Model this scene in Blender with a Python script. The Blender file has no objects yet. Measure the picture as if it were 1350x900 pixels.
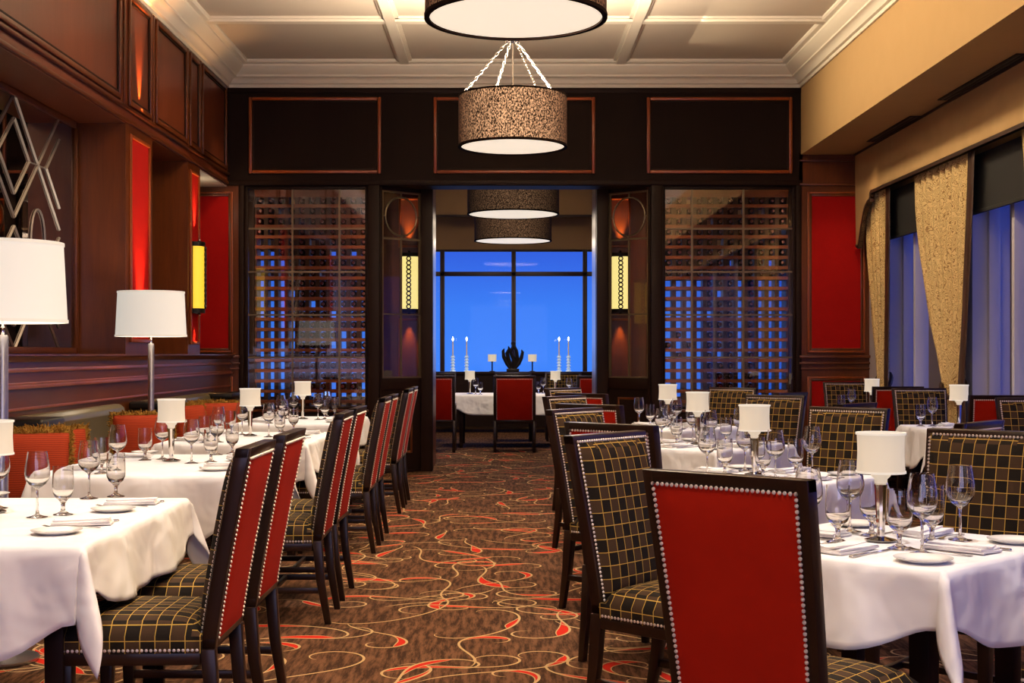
import bpy, bmesh, math, random
from mathutils import Vector, Matrix
PI = math.pi
random.seed(7)
scene = bpy.context.scene
col = scene.collection

# ------------------------------------------------------------------ camera
F, CX, CY, H = 1755.0, 664.0, 467.0, 1.35          # focal length in px, vanishing point, eye height
cam_d = bpy.data.cameras.new('camera')
cam = bpy.data.objects.new('camera', cam_d)
col.objects.link(cam)
cam.location = (0, 0, H)
cam.rotation_euler = (PI/2, 0, 0)
cam_d.sensor_fit = 'HORIZONTAL'
cam_d.sensor_width = 36.0
cam_d.lens = F/1350*36
cam_d.shift_x = (675-CX)/1350
cam_d.shift_y = (CY-450)/1350
cam_d.clip_start = .05
scene.camera = cam

def seen(x, y, z, m=25):
    """is a point inside the frame (with a margin)?"""
    if y < .3: return False
    px, py = CX+F*x/y, CY-F*(z-H)/y
    return -m < px < 1350+m and -m < py < 900+m

# ------------------------------------------------------------------ materials
MATS = {}
class NT:
    def __init__(s, name):
        s.m = bpy.data.materials.new(name); s.m.use_nodes = True
        s.t = s.m.node_tree; s.t.nodes.clear()
        s.out = s.t.nodes.new('ShaderNodeOutputMaterial')
    def n(s, typ, **kw):
        nd = s.t.nodes.new(typ)
        for k, v in kw.items():
            if k.startswith('i_'):
                key = k[2:]
                key = int(key) if key.isdigit() else key.replace('_', ' ')
                nd.inputs[key].default_value = v
            else: setattr(nd, k, v)
        return nd
    def l(s, a, b): s.t.links.new(a, b)
    def math(s, op, a, b=None, c=None):
        nd = s.n('ShaderNodeMath', operation=op)
        for i, v in enumerate((a, b, c)):
            if v is None: continue
            if isinstance(v, (int, float)): nd.inputs[i].default_value = v
            else: s.l(v, nd.inputs[i])
        return nd.outputs[0]
    def mix(s, fac, a, b):
        nd = s.n('ShaderNodeMix', data_type='RGBA')
        for i, v in ((0, fac), (6, a), (7, b)):
            if isinstance(v, (int, float)): nd.inputs[i].default_value = v
            elif isinstance(v, tuple): nd.inputs[i].default_value = (*v, 1) if len(v) == 3 else v
            else: s.l(v, nd.inputs[i])
        return nd.outputs[2]
    def noise(s, vec, scale, detail=2, rough=.5, dist=0):
        nd = s.n('ShaderNodeTexNoise', i_Scale=scale, i_Detail=detail, i_Roughness=rough, i_Distortion=dist)
        if vec is not None: s.l(vec, nd.inputs['Vector'])
        return nd.outputs['Fac']
    def obj(s, scale=(1, 1, 1), loc=(0, 0, 0), rot=(0, 0, 0), kind='Object'):
        tc = s.n('ShaderNodeTexCoord'); mp = s.n('ShaderNodeMapping')
        s.l(tc.outputs[kind], mp.inputs[0])
        mp.inputs['Scale'].default_value = scale; mp.inputs['Location'].default_value = loc; mp.inputs['Rotation'].default_value = rot
        return mp.outputs[0]
    def bsdf(s, color, rough=.5, metal=0, spec=.5, sheen=0, coat=0, bump=None, bstr=.1, bdist=.01, emit=None, estr=0, trans=0):
        b = s.n('ShaderNodeBsdfPrincipled')
        def st(k, v):
            if isinstance(v, (int, float)): b.inputs[k].default_value = v
            elif isinstance(v, tuple): b.inputs[k].default_value = (*v, 1)
            else: s.l(v, b.inputs[k])
        st('Base Color', color); st('Roughness', rough); st('Metallic', metal); st('Specular IOR Level', spec)
        if sheen: st('Sheen Weight', sheen)
        if coat: st('Coat Weight', coat); st('Coat Roughness', .15)
        if emit is not None: st('Emission Color', emit); st('Emission Strength', estr)
        if bump is not None:
            bp = s.n('ShaderNodeBump', i_Strength=bstr, i_Distance=bdist)
            s.l(bump, bp.inputs['Height']); s.l(bp.outputs[0], b.inputs['Normal'])
        s.l(b.outputs[0], s.out.inputs[0])
        return b
def reg(name, t): MATS[name] = t.m; return t.m

def plain(name, color, **kw):
    t = NT(name); t.bsdf(color, **kw); return reg(name, t)
def wood(name, c1, c2, rough=.3, axis='z', coat=.08, spec=.35):
    t = NT(name)
    sc = {'z': (9, 9, .8), 'y': (9, .8, 9), 'x': (.8, 9, 9)}[axis]
    v = t.obj(sc)
    n = t.noise(v, 3.0, 5, .6, .6)
    n2 = t.noise(t.obj(tuple(q*.25 for q in sc)), 2.0, 2)
    f = t.math('MULTIPLY', t.math('ADD', n, n2), .55)
    cr = t.n('ShaderNodeValToRGB'); t.l(f, cr.inputs[0])
    cr.color_ramp.elements[0].position = .35; cr.color_ramp.elements[0].color = (*c2, 1)
    cr.color_ramp.elements[1].position = .72; cr.color_ramp.elements[1].color = (*c1, 1)
    t.bsdf(cr.outputs[0], rough=rough, coat=coat, spec=spec, bump=n, bstr=.03)
    return reg(name, t)
wood('mahogany', (.125, .032, .0065), (.066, .0155, .003), .32)
wood('mahogany_y', (.125, .032, .0065), (.066, .0155, .003), .30, 'y')
wood('mahogany_x', (.125, .032, .0065), (.066, .0155, .003), .30, 'x')
wood('panel_wood', (.140, .034, .013), (.105, .023, .008), .34)
wood('edge_wood', (.27, .060, .011), (.19, .038, .007), .3)
wood('dark_wood', (.016, .0065, .0040), (.009, .004, .0025), .5, 'z', 0, .12)
wood('dark_panel', (.0125, .0058, .0038), (.0085, .004, .0028), .6, 'z', 0, .08)
wood('chair_wood', (.021, .0085, .0045), (.009, .004, .0025), .3, 'z', .03, .28)
wood('rack_wood', (.13, .034, .011), (.07, .018, .006), .5, 'x', 0, .15)

def fabric(name, color, dark, scale=60, rough=.8, sheen=0):
    t = NT(name)
    n = t.noise(t.obj(), scale, 3)
    n2 = t.noise(t.obj(), 6, 3)
    c = t.mix(t.math('MULTIPLY', t.math('ADD', n, n2), .5), dark, color)
    t.bsdf(c, rough=rough, sheen=sheen, bump=n, bstr=.08, spec=.12)
    return reg(name, t)
fabric('red_panel', (.40, .005, .004), (.26, .003, .003), 90)
fabric('red_velvet', (.40, .012, .002), (.25, .006, .001), 9, .85, 0)
fabric('cushion_red', (.40, .055, .015), (.27, .030, .008), 120)
fabric('fringe_gold', (.34, .18, .025), (.12, .055, .01), 160)
plain('leather', (.13, .112, .062), rough=.30, spec=.6, coat=.15)
fabric('beige_wall', (.42, .27, .125), (.38, .245, .11), 3, .7, 0)
fabric('suede', (.50, .33, .16), (.36, .225, .10), 1.6, .9, 0)
fabric('ceiling_paint', (.52, .45, .37), (.50, .43, .35), 3, .8, 0)
plain('cornice_white', (.66, .60, .50), rough=.55)
plain('cream_soffit', (.72, .66, .52), rough=.7)
plain('brown_trim', (.035, .014, .007), rough=.5)
plain('black_shade', (.006, .006, .006), rough=.85)
plain('black_metal', (.012, .010, .008), rough=.4, metal=.6)
plain('vent_black', (.006, .006, .006), rough=.6)
plain('chrome', (.80, .78, .75), rough=.08, metal=1)
plain('steel', (.55, .54, .53), rough=.22, metal=1)
plain('brushed_steel', (.42, .41, .42), rough=.34, metal=1)
plain('nail_metal', (.78, .70, .64), rough=.38, metal=.55, spec=.8)
plain('lead', (.34, .32, .30), rough=.5, metal=.85)
plain('muntin', (.17, .125, .07), rough=.4, metal=.6)
plain('porcelain', (.86, .85, .82), rough=.12, coat=.4)
plain('frame_white', (.50, .48, .54), rough=.5)
plain('bottle_glass', (.010, .012, .012), rough=.08, spec=.8, coat=.5)
plain('bottle_foil', (.05, .006, .008), rough=.3, metal=.4)
plain('candle_wax', (.65, .50, .33), rough=.5, emit=(1, .7, .4), estr=.12)
plain('flame', (1, .8, .5), emit=(1, .80, .50), estr=30)
plain('sculpture', (.018, .014, .010), rough=.35, metal=.5)
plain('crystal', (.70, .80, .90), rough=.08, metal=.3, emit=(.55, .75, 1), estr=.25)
plain('mirror', (.40, .33, .30), rough=.015, metal=1)
plain('shade_cream', (.34, .30, .25), rough=.9, spec=.1, emit=(1.0, .83, .62), estr=.50)
plain('shade_trim', (.45, .42, .37), rough=.8, spec=.1, emit=(1, .90, .75), estr=.52)
plain('big_shade', (.45, .43, .40), rough=.9, spec=.1, emit=(1.0, .92, .80), estr=.56)
plain('pendant_diffuser', (.80, .76, .68), rough=.6, emit=(1.0, .86, .66), estr=.82)
plain('sconce_glow', (.80, .60, .10), rough=.4, emit=(1.0, .62, .03), estr=.85)
plain('sconce_glow_pale', (.80, .70, .30), rough=.4, emit=(1.0, .84, .30), estr=1.1)
plain('pendant_black', (.008, .004, .003), rough=.9, spec=.02)
plain('chain_metal', (.22, .20, .18), rough=.45, metal=1)
plain('under_steel', (.20, .19, .18), rough=.08, metal=1)

def pendant_fabric(name, glow):
    t = NT(name)
    v = t.obj((1, 1, .6))
    n = t.noise(v, 105, 2, .65)
    m = t.n('ShaderNodeMapRange', i_1=.43, i_2=.64); t.l(n, m.inputs[0])
    lw = t.n('ShaderNodeLayerWeight', i_Blend=.5)
    f = t.math('POWER', t.math('SUBTRACT', 1.0, lw.outputs['Facing']), 1.9)
    e = t.math('MULTIPLY', t.math('MULTIPLY', m.outputs[0], f), glow)
    b = t.bsdf(t.mix(m.outputs[0], (.012, .0045, .003), (.085, .032, .017)), rough=.85, spec=.1, emit=(1.0, .54, .27), estr=0)
    t.l(e, b.inputs['Emission Strength'])
    return reg(name, t)
pendant_fabric('pendant_fabric', 1.25); pendant_fabric('pendant_fabric_dim', .22)

def clear_glass(name, f0=.04, f1=.9, tint=(1, 1, 1), pw=5.0):
    t = NT(name)
    lw = t.n('ShaderNodeLayerWeight', i_Blend=.5)
    f = t.math('MULTIPLY_ADD', t.math('POWER', lw.outputs['Facing'], pw), f1-f0, f0)
    tr = t.n('ShaderNodeBsdfTransparent'); tr.inputs[0].default_value = (*tint, 1)
    gl = t.n('ShaderNodeBsdfGlossy', i_Roughness=.02)
    mx = t.n('ShaderNodeMixShader')
    t.l(f, mx.inputs[0]); t.l(tr.outputs[0], mx.inputs[1]); t.l(gl.outputs[0], mx.inputs[2])
    t.l(mx.outputs[0], t.out.inputs[0])
    return reg(name, t)
clear_glass('window_glass', .004, .03)
clear_glass('screen_glass', .075, .8, (.95, .94, .94))
clear_glass('leaf_glass', .025, .12, (.93, .92, .90))
clear_glass('stemware', .035, .95, (.995, .995, 1), 3.2)

def glass_solid():
    t = NT('stem_glass')
    g = t.n('ShaderNodeBsdfGlass', i_IOR=1.45, i_Roughness=.0)
    t.l(g.outputs[0], t.out.inputs[0]); reg('stem_glass', t)
    t = NT('bowl_glass')
    g = t.n('ShaderNodeBsdfGlass', i_IOR=1.45, i_Roughness=.0)
    t.l(g.outputs[0], t.out.inputs[0]); return reg('bowl_glass', t)
glass_solid()

def linen():
    t = NT('linen')
    v = t.obj()
    n = t.noise(v, 5.0, 2, .45, .3)
    n2 = t.noise(t.obj((1, 1, .4), rot=(.2, .3, 0)), 7, 1, .4, .3)
    h = t.math('ADD', n, t.math('MULTIPLY', n2, .35))
    t.bsdf((.83, .81, .81), rough=.58, bump=h, bstr=.6, bdist=.06, spec=.35)
    return reg('linen', t)
linen()

def plaid():
    t = NT('plaid')
    v = t.obj(kind='UV')
    sp = t.n('ShaderNodeSeparateXYZ'); t.l(v, sp.inputs[0])
    P = .047
    a = t.math('DIVIDE', sp.outputs[0], P); b = t.math('DIVIDE', sp.outputs[1], P)
    fa = t.math('FRACT', t.math('ADD', a, 100.5)); fb = t.math('FRACT', t.math('ADD', b, 100.5))
    la = t.math('LESS_THAN', fa, .055); lb = t.math('LESS_THAN', fb, .055)
    line = t.math('MAXIMUM', la, lb)
    ia = t.math('FLOOR', t.math('ADD', a, 100.5)); ib = t.math('FLOOR', t.math('ADD', b, 100.5))
    ch = t.math('MODULO', t.math('ADD', ia, ib), 2.0)
    c = t.mix(ch, (.0080, .0052, .0038), (.040, .022, .012))
    c = t.mix(line, c, (.42, .27, .055))
    nz = t.noise(t.obj(), 220, 2)
    t.bsdf(c, rough=.8, bump=nz, bstr=.05, spec=.12)
    return reg('plaid', t)
plaid()

def carpet():
    t = NT('carpet')
    v = t.obj()
    st = t.noise(t.obj((1.0, .13, 1), rot=(0, 0, .12)), 34, 4, .7)
    m = t.n('ShaderNodeMapRange', i_1=.41, i_2=.60); t.l(st, m.inputs[0])
    st2 = t.noise(v, 1.7, 3)
    base = t.mix(m.outputs[0], (.018, .0075, .0035), (.135, .064, .033))
    base = t.mix(t.math('MULTIPLY', st2, .5), base, (.055, .024, .012))
    fz = t.noise(v, 300, 2)
    t.bsdf(base, rough=.95, spec=.08, bump=fz, bstr=.25, bdist=.004)
    return reg('carpet', t)
carpet()
def pile(name, c1, c2):
    t = NT(name); n = t.noise(t.obj(), 240, 2)
    t.bsdf(t.mix(n, c1, c2), rough=.95, spec=.08, bump=n, bstr=.2, bdist=.003); return reg(name, t)
pile('carpet_cream', (.34, .22, .10), (.52, .37, .20)); pile('carpet_red', (.34, .012, .006), (.50, .022, .010))

def curtain_mat():
    t = NT('curtain_cloth')
    v = t.obj(kind='UV')
    n = t.noise(v, 15, 0.2, .5, .9)
    fr = t.math('FRACT', t.math('MULTIPLY', n, 8.0))
    ln = t.math('LESS_THAN', t.math('ABSOLUTE', t.math('SUBTRACT', fr, .5)), .16)
    c = t.mix(ln, (.70, .52, .24), (.30, .18, .065))
    t.bsdf(c, rough=.6, spec=.3)
    return reg('curtain_cloth', t)
curtain_mat()

def cushion_mat():
    t = NT('cushion_cloth')
    v = t.obj()
    w = t.n('ShaderNodeTexWave', i_Scale=26, i_Distortion=1.5); w.bands_direction = 'Z'
    t.l(v, w.inputs[0])
    c = t.mix(w.outputs['Fac'], (.17, .018, .006), (.30, .036, .009))
    t.bsdf(c, rough=.8, spec=.1, bump=w.outputs['Fac'], bstr=.15, bdist=.004)
    return reg('cushion_cloth', t)
cushion_mat()

# ------------------------------------------------------------------ mesh building
class MB:
    def __init__(s): s.v = []; s.f = []
    def add(s, vs, fs, M=None):
        o = len(s.v)
        for p in vs:
            p = Vector(p)
            s.v.append(M @ p if M is not None else p)
        for f in fs: s.f.append(tuple(i+o for i in f))
        return s
    def box(s, x0, x1, y0, y1, z0, z1, M=None):
        vs = [(x0,y0,z0),(x1,y0,z0),(x1,y1,z0),(x0,y1,z0),(x0,y0,z1),(x1,y0,z1),(x1,y1,z1),(x0,y1,z1)]
        fs = [(3,2,1,0),(4,5,6,7),(0,1,5,4),(1,2,6,5),(2,3,7,6),(3,0,4,7)]
        return s.add(vs, fs, M)
    def loft(s, rings, closed=True, cap=True, M=None):
        """rings: list of equally long point lists"""
        n = len(rings[0]); vs = [p for r in rings for p in r]; fs = []
        for i in range(len(rings)-1):
            for j in range(n if closed else n-1):
                k = (j+1) % n
                fs.append((i*n+j, i*n+k, (i+1)*n+k, (i+1)*n+j))
        if cap and closed:
            fs.append(tuple(reversed(range(n)))); fs.append(tuple(range((len(rings)-1)*n, len(rings)*n)))
        return s.add(vs, fs, M)
    def lathe(s, prof, n=24, M=None, cap=False):
        rings = [[(r*math.cos(2*PI*j/n), r*math.sin(2*PI*j/n), z) for j in range(n)] for r, z in prof]
        return s.loft(rings, True, cap, M)
    def cyl(s, p0, p1, r0, r1=None, n=12):
        p0, p1 = Vector(p0), Vector(p1); r1 = r0 if r1 is None else r1
        q = (p1-p0).to_track_quat('Z', 'Y')
        rings = [[p + q @ Vector((r*math.cos(2*PI*j/n), r*math.sin(2*PI*j/n), 0)) for j in range(n)] for p, r in ((p0, r0), (p1, r1))]
        return s.loft(rings)
    def tube(s, pts, r, n=8, closed=False, cap=True):
        pts = [Vector(p) for p in pts]; m = len(pts); rings = []
        up = Vector((0, 0, 1))
        for i, p in enumerate(pts):
            a = pts[(i-1) % m] if (closed or i) else p; b = pts[(i+1) % m] if (closed or i < m-1) else p
            d = (b-a).normalized()
            if abs(d.dot(up)) > .95: up = Vector((1, 0, 0)) if abs(d.x) < .9 else Vector((0, 1, 0))
            x = d.cross(up).normalized(); y = x.cross(d); up = y
            rr = r[i] if isinstance(r, (list, tuple)) else r
            rings.append([p + x*rr*math.cos(2*PI*j/n) + y*rr*math.sin(2*PI*j/n) for j in range(n)])
        if closed: rings.append(rings[0])
        return s.loft(rings, True, cap and not closed)
    def torus(s, c, R, r, axis='y', n=20, k=8):
        pts = []
        for i in range(n):
            a = 2*PI*i/n; u, w = R*math.cos(a), R*math.sin(a)
            pts.append({'y': (c[0]+u, c[1], c[2]+w), 'x': (c[0], c[1]+u, c[2]+w), 'z': (c[0]+u, c[1]+w, c[2])}[axis])
        rings = []
        for i, p in enumerate(pts):
            p = Vector(p); o = (p-Vector(c)).normalized()
            ax = Vector({'y': (0,1,0), 'x': (1,0,0), 'z': (0,0,1)}[axis])
            rings.append([p + o*r*math.cos(2*PI*j/k) + ax*r*math.sin(2*PI*j/k) for j in range(k)])
        rings.append(rings[0])
        return s.loft(rings, True, False)
    def grid(s, fn, nu, nv, flip=False):
        vs = [fn(i/nu, j/nv) for j in range(nv+1) for i in range(nu+1)]; fs = []
        for j in range(nv):
            for i in range(nu):
                a = j*(nu+1)+i; q = (a, a+1, a+nu+2, a+nu+1)
                fs.append(tuple(reversed(q)) if flip else q)
        return s.add(vs, fs)
    def prism(s, poly, axis, a, b):
        """poly of 2D points extruded along axis from a to b"""
        def P(u, w, t): return {'x': (t, u, w), 'y': (u, t, w), 'z': (u, w, t)}[axis]
        r = [[P(u, w, t) for u, w in poly] for t in (a, b)]
        return s.loft(r)
    def frame(s, axis, u0, u1, w0, w1, wd, t0, t1):
        """rectangular picture-frame moulding in the plane normal to axis"""
        def bx(a, b, c, d):
            if axis == 'y': s.box(a, b, t0, t1, c, d)
            elif axis == 'x': s.box(t0, t1, a, b, c, d)
            else: s.box(a, b, c, d, t0, t1)
        bx(u0, u0+wd, w0, w1); bx(u1-wd, u1, w0, w1); bx(u0+wd, u1-wd, w0, w0+wd); bx(u0+wd, u1-wd, w1-wd, w1)
        return s
    def build(s, name, mat, parent=None, bevel=0, seg=2, smooth=40, solid=0, weld=False, sub=0):
        bm = bmesh.new()
        vs = [bm.verts.new(p) for p in s.v]
        for f in s.f:
            if len(set(f)) < 3: continue
            try: bm.faces.new([vs[i] for i in f])
            except ValueError: pass
        if weld: bmesh.ops.remove_doubles(bm, verts=bm.verts, dist=1e-5)
        bmesh.ops.recalc_face_normals(bm, faces=bm.faces)
        if bevel:
            es = [e for e in bm.edges if len(e.link_faces) == 2 and e.calc_face_angle(0) > .5]
            bmesh.ops.bevel(bm, geom=es, offset=bevel, segments=seg, affect='EDGES', profile=.5, clamp_overlap=True)
        bm.normal_update()
        uv = bm.loops.layers.uv.new('UVMap')
        for f in bm.faces:
            n = f.normal; ax, ay, az = abs(n.x), abs(n.y), abs(n.z)
            for lp in f.loops:
                c = lp.vert.co
                lp[uv].uv = (c.x, c.y) if az >= ax and az >= ay else ((c.x, c.z) if ay >= ax else (c.y, c.z))
        me = bpy.data.meshes.new(name); bm.to_mesh(me); bm.free()
        me.materials.append(MATS[mat])
        if smooth:
            me.polygons.foreach_set('use_smooth', [True]*len(me.polygons))
            me.set_sharp_from_angle(angle=math.radians(smooth))
        o = bpy.data.objects.new(name, me); col.objects.link(o)
        if parent: o.parent = parent
        if solid:
            md = o.modifiers.new('thickness', 'SOLIDIFY'); md.thickness = solid; md.offset = 0
        if sub:
            md = o.modifiers.new('smooth', 'SUBSURF'); md.levels = sub; md.render_levels = sub
        return o

def tag(o, label, cat, group=None, kind=None):
    o['label'] = label; o['category'] = cat
    if group: o['group'] = group
    if kind: o['kind'] = kind
    return o
def thing(name, label, cat, loc=(0, 0, 0), rz=0, group=None, kind=None):
    o = bpy.data.objects.new(name, None); col.objects.link(o)
    o.empty_display_size = .1
    o.location = loc; o.rotation_euler = (0, 0, rz)
    return tag(o, label, cat, group, kind)
KIDS = {}
def kids(o): return [c for c in bpy.data.objects if c.parent == o] if o.name not in KIDS else KIDS[o.name]
def cache(o):
    ks = [c for c in bpy.data.objects if c.parent == o]
    KIDS[o.name] = ks
    for k in ks: cache(k)
def copy_tree(o, parent=None):
    c = o.copy(); col.objects.link(c)
    if parent: c.parent = parent
    for ch in KIDS.get(o.name, []): copy_tree(ch, c)
    return c
class Proto:
    """first use hands out the built thing itself, later uses hand out copies of it and of its parts"""
    def __init__(s, root): s.root = root; cache(root); s.used = False
    def put(s, loc, rz, label, group=None, cat=None):
        o = s.root if not s.used else copy_tree(s.root)
        s.used = True
        o.location = loc; o.rotation_euler = (0, 0, rz)
        o['label'] = label
        if group: o['group'] = group
        return o
def struct(name, label, cat, loc=(0, 0, 0)): return thing(name, label, cat, loc, 0, None, 'structure')
def smesh(o, label, cat): return tag(o, label, cat, None, 'structure')

W = 15.0                       # the panelled wall with the wine screens
XL, XR = -3.11, 3.35           # left wall face, beige soffit face
CEIL = 4.62
YB = -3.5                      # wall behind the viewer

# ================================================================== SETTING
smesh(MB().box(-6, 6, YB-.2, 25, -.1, 0).build('floor', 'carpet', smooth=0), 'brown carpet with red and cream scrollwork', 'floor')
def scrollwork():
    """woven scrolls of the carpet: thin cream lines, red commas swelling along their inner side"""
    cream, red = MB(), MB()
    rn = random.Random(11); zo = [0.0]
    def ribbon(b, L, Rr, z):
        z += zo[0]
        vs = [(p[0], p[1], z) for p in L]+[(p[0], p[1], z) for p in Rr]; n = len(L)
        b.add(vs, [(k, k+1, n+k+1, n+k) for k in range(n-1)])
    def motif(x, y, a, sc, sgn, typ):
        zo[0] = rn.uniform(0, .0012)
        N = 44; ds = sc*(1.35 if typ else 1.15)/N; pts = []; h = a
        for k in range(N+1):
            u = k/N
            if typ == 0: kap = 13*(1-u)**2.2+1.6-5.5*u*u           # hook opening into an S
            elif typ == 1: kap = 9.5*math.cos(u*PI*1.15)           # S scroll
            else: kap = 16*(2*abs(u-.5))**3+1.2                    # bracket with two hooks
            pts.append((x, y, h)); h += sgn*kap/sc*ds; x += math.cos(h)*ds; y += math.sin(h)*ds*.92
        def side(w): return [(p[0]-math.sin(p[2])*w(k/N), p[1]+math.cos(p[2])*w(k/N)) for k, p in enumerate(pts)]
        lw = .0052
        ribbon(cream, side(lambda u: lw*min(1, 8*u, 8*(1-u))+.0008), side(lambda u: -lw*min(1, 8*u, 8*(1-u))-.0008), .0011)
        c0 = rn.uniform(.10, .5); c1 = c0+rn.uniform(.22, .42); W_ = sc*rn.uniform(.035, .070)
        def wd(u):
            q = (u-c0)/(c1-c0)
            return 0 if q <= 0 or q >= 1 else W_*(math.sin(PI*q**.6))
        kk = [k for k in range(N+1) if c0-.04 < k/N < c1+.04]
        A = side(lambda u: 0); B = side(lambda u: sgn*wd(u))
        if len(kk) > 2 and rn.random() < .9:
            ribbon(red, [A[k] for k in kk], [B[k] for k in kk], .0007)
            B2 = side(lambda u: sgn*(wd(u)+.0055*(wd(u) > 0)))
            ribbon(cream, [B[k] for k in kk], [B2[k] for k in kk], .0009)
    yy = 2.2
    while yy < 19.0:
        xx = -4.2+rn.uniform(0, .3)
        while xx < 4.2:
            if not (yy > 15.5 and abs(xx) > 1.6):
                motif(xx+rn.uniform(-.12, .12), yy+rn.uniform(-.12, .12), rn.choice((0, PI))+rn.uniform(-.7, .7), rn.uniform(.75, 1.25), rn.choice((-1, 1)), rn.choice((0, 0, 1, 2)))
            xx += .46
        yy += .33
    fl = bpy.data.objects['floor']
    cream.build('scroll_lines', 'carpet_cream', fl, smooth=0)['kind'] = 'structure'
    red.build('scroll_fill', 'carpet_red', fl, smooth=0)['kind'] = 'structure'
scrollwork()

c = struct('ceiling', 'pale coffered ceiling with white beams', 'ceiling')
MB().box(-3.8, 4.6, YB, 15.2, CEIL, CEIL+.15).build('slab', 'ceiling_paint', c, smooth=0)
b = MB()
for x in (-1.10, 1.30):
    b.box(x-.05, x+.05, YB, W-.2, CEIL-.05, CEIL+.01); b.box(x-.085, x+.085, YB, W-.2, CEIL-.022, CEIL+.01)
b.build('coffer_beam', 'cornice_white', c, smooth=0)
for y in (12.95, 10.6, 8.2, 5.8, 3.4, 1.0):
    b = MB(); b.box(XL, XR, y-.05, y+.05, CEIL-.046, CEIL+.01); b.box(XL, XR, y-.085, y+.085, CEIL-.022, CEIL+.01)
    b.build('cross_beam', 'cornice_white', c, smooth=0)

# white crown moulding, one mitred sweep round three sides
prof = [(0, 4.35), (.022, 4.35), (.022, 4.385), (.05, 4.392), (.062, 4.42), (.10, 4.45), (.125, 4.455), (.125, 4.475), (.165, 4.50), (.205, 4.545), (.215, 4.555), (.215, 4.575), (.255, 4.585), (.27, 4.60), (.27, CEIL)]
rings = [[(XL+o, YB, z), (XL+o, W-o, z), (XR-o, W-o, z), (XR-o, YB, z)] for o, z in prof]
smesh(MB().loft(rings, closed=False).build('trim_1', 'cornice_white', smooth=30), 'white stepped crown moulding under the ceiling', 'crown moulding')

# ---- left wall
wl = struct('wall_left', 'mahogany panelled wall with alcoves and pilasters', 'wall')
MB().box(-3.75, -3.52, YB, W, 0, CEIL).build('alcove_back', 'panel_wood', wl, smooth=0)
HB = 3.25
MB().box(-3.55, XL, YB, W, HB, 4.37).build('upper_wall', 'panel_wood', wl, smooth=0)
MB().box(-3.55, -3.08, YB, W, 0, 1.30).build('wainscot', 'mahogany_y', wl, smooth=0)
b = MB()
b.prism([(-3.52, 1.30), (-3.06, 1.30), (-3.045, 1.315), (-3.035, 1.335), (-3.02, 1.34), (-3.02, 1.352), (-3.52, 1.352)], 'y', YB, W)
b.build('ledge_cap', 'mahogany_y', wl, smooth=30)
b = MB()
for z0, z1, d in ((1.235, 1.262, .018), (1.13, 1.155, .028), (1.155, 1.17, .014), (.99, 1.01, .016)):
    b.box(-3.09, -3.08+d, YB, W, z0, z1)
b.build('wainscot_trim', 'edge_wood', wl, bevel=.004)
for (y0, y1) in ((5.9, 6.7), (10.94, 11.77), (13.1, 13.62)):
    MB().box(-3.53, XL+.002, y0, y1, 1.34, HB).build('pilaster', 'mahogany', wl, smooth=0)
    m = .14 if y1-y0 > .6 else .10
    p = MB().box(XL, XL+.006, y0+m, y1-m, 1.48, HB-.10).build('inset_panel', 'red_panel', wl, smooth=0)
    MB().frame('x', y0+m-.03, y1-m+.03, 1.45, HB-.07, .03, XL+.002, XL+.022).build('inset_trim', 'edge_wood', wl, bevel=.005)
# upper panels with their mouldings and the two bands under them
for (y0, y1, mt) in ((3.0, 5.85, 'panel_wood'), (6.9, 10.72, 'panel_wood'), (11.06, 11.66, 'panel_wood'), (11.92, 12.98, 'panel_wood'), (13.2, 13.54, 'panel_wood'), (13.74, 14.82, 'panel_wood')):
    MB().frame('x', y0-.05, y1+.05, HB+.16, 4.34, .045, XL, XL+.024).build('panel_moulding', 'mahogany', wl, bevel=.007)
    if mt == 'red_panel': MB().box(XL, XL+.005, y0, y1, HB+.21, 4.29).build('inset_panel', mt, wl, smooth=0)
    MB().frame('x', y0, y1, HB+.21, 4.29, .018, XL, XL+.012).build('panel_bead', 'dark_wood', wl, bevel=.004)
for y in (6.75, 10.90, 11.80, 13.08, 13.63):
    MB().box(XL, XL+.014, y-.022, y+.022, HB+.13, 4.36).build('panel_stile', 'mahogany', wl, bevel=.004)
MB().box(XL, XL+.03, YB, W, HB+.11, HB+.14).box(XL, XL+.018, YB, W, HB+.01, HB+.045).build('lintel_moulding', 'mahogany_y', wl, bevel=.006)
MB().box(-3.52, XL-.005, 13.62, W, HB-.012, HB-.002).build('alcove_soffit', 'cream_soffit', wl, smooth=0)

# ---- panelled wall at the end of the room
wf = struct('wall_front', 'dark panelled wall over the wine screens and passage', 'wall')
MB().box(XL-.5, XR+.02, W, W+.35, HB, CEIL).build('header', 'dark_panel', wf, smooth=0)
def seg(x0, x1, top):
    MB().box(x0, x1, W, W+.35, 0, top).build('side_panel', 'mahogany', wf, smooth=0)
seg(-3.60, -2.97, HB+.01); seg(3.33, 4.4, 3.62)
def redpanel(x0, x1, z0, z1):
    MB().box(x0, x1, W-.006, W, z0, z1).build('inset_panel', 'red_panel', wf, smooth=0)
    MB().frame('y', x0-.05, x1+.05, z0-.05, z1+.05, .022, W-.024, W).build('inset_trim', 'edge_wood', wf, bevel=.006)
    MB().frame('y', x0-.028, x1+.028, z0-.028, z1+.028, .028, W-.014, W).build('inset_bead', 'mahogany', wf, bevel=.005)
redpanel(-3.54, -3.10, 1.42, 3.13); redpanel(-3.54, -3.10, .35, 1.05)
redpanel(3.47, 4.02, 1.42, 3.13); redpanel(3.47, 4.02, .35, 1.05)
b = MB()
for x0, x1 in ((-3.60, -2.97), (3.33, 4.3)):
    b.box(x0, x1, W-.035, W, 1.24, 1.262); b.box(x0, x1, W-.05, W, 1.31, 1.34); b.box(x0, x1, W-.02, W, 1.18, 1.20)
b.box(3.33, 4.3, W-.03, W, HB+.0, HB+.025); b.box(3.33, 4.3, W-.03, W, HB+.27, HB+.29)
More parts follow.
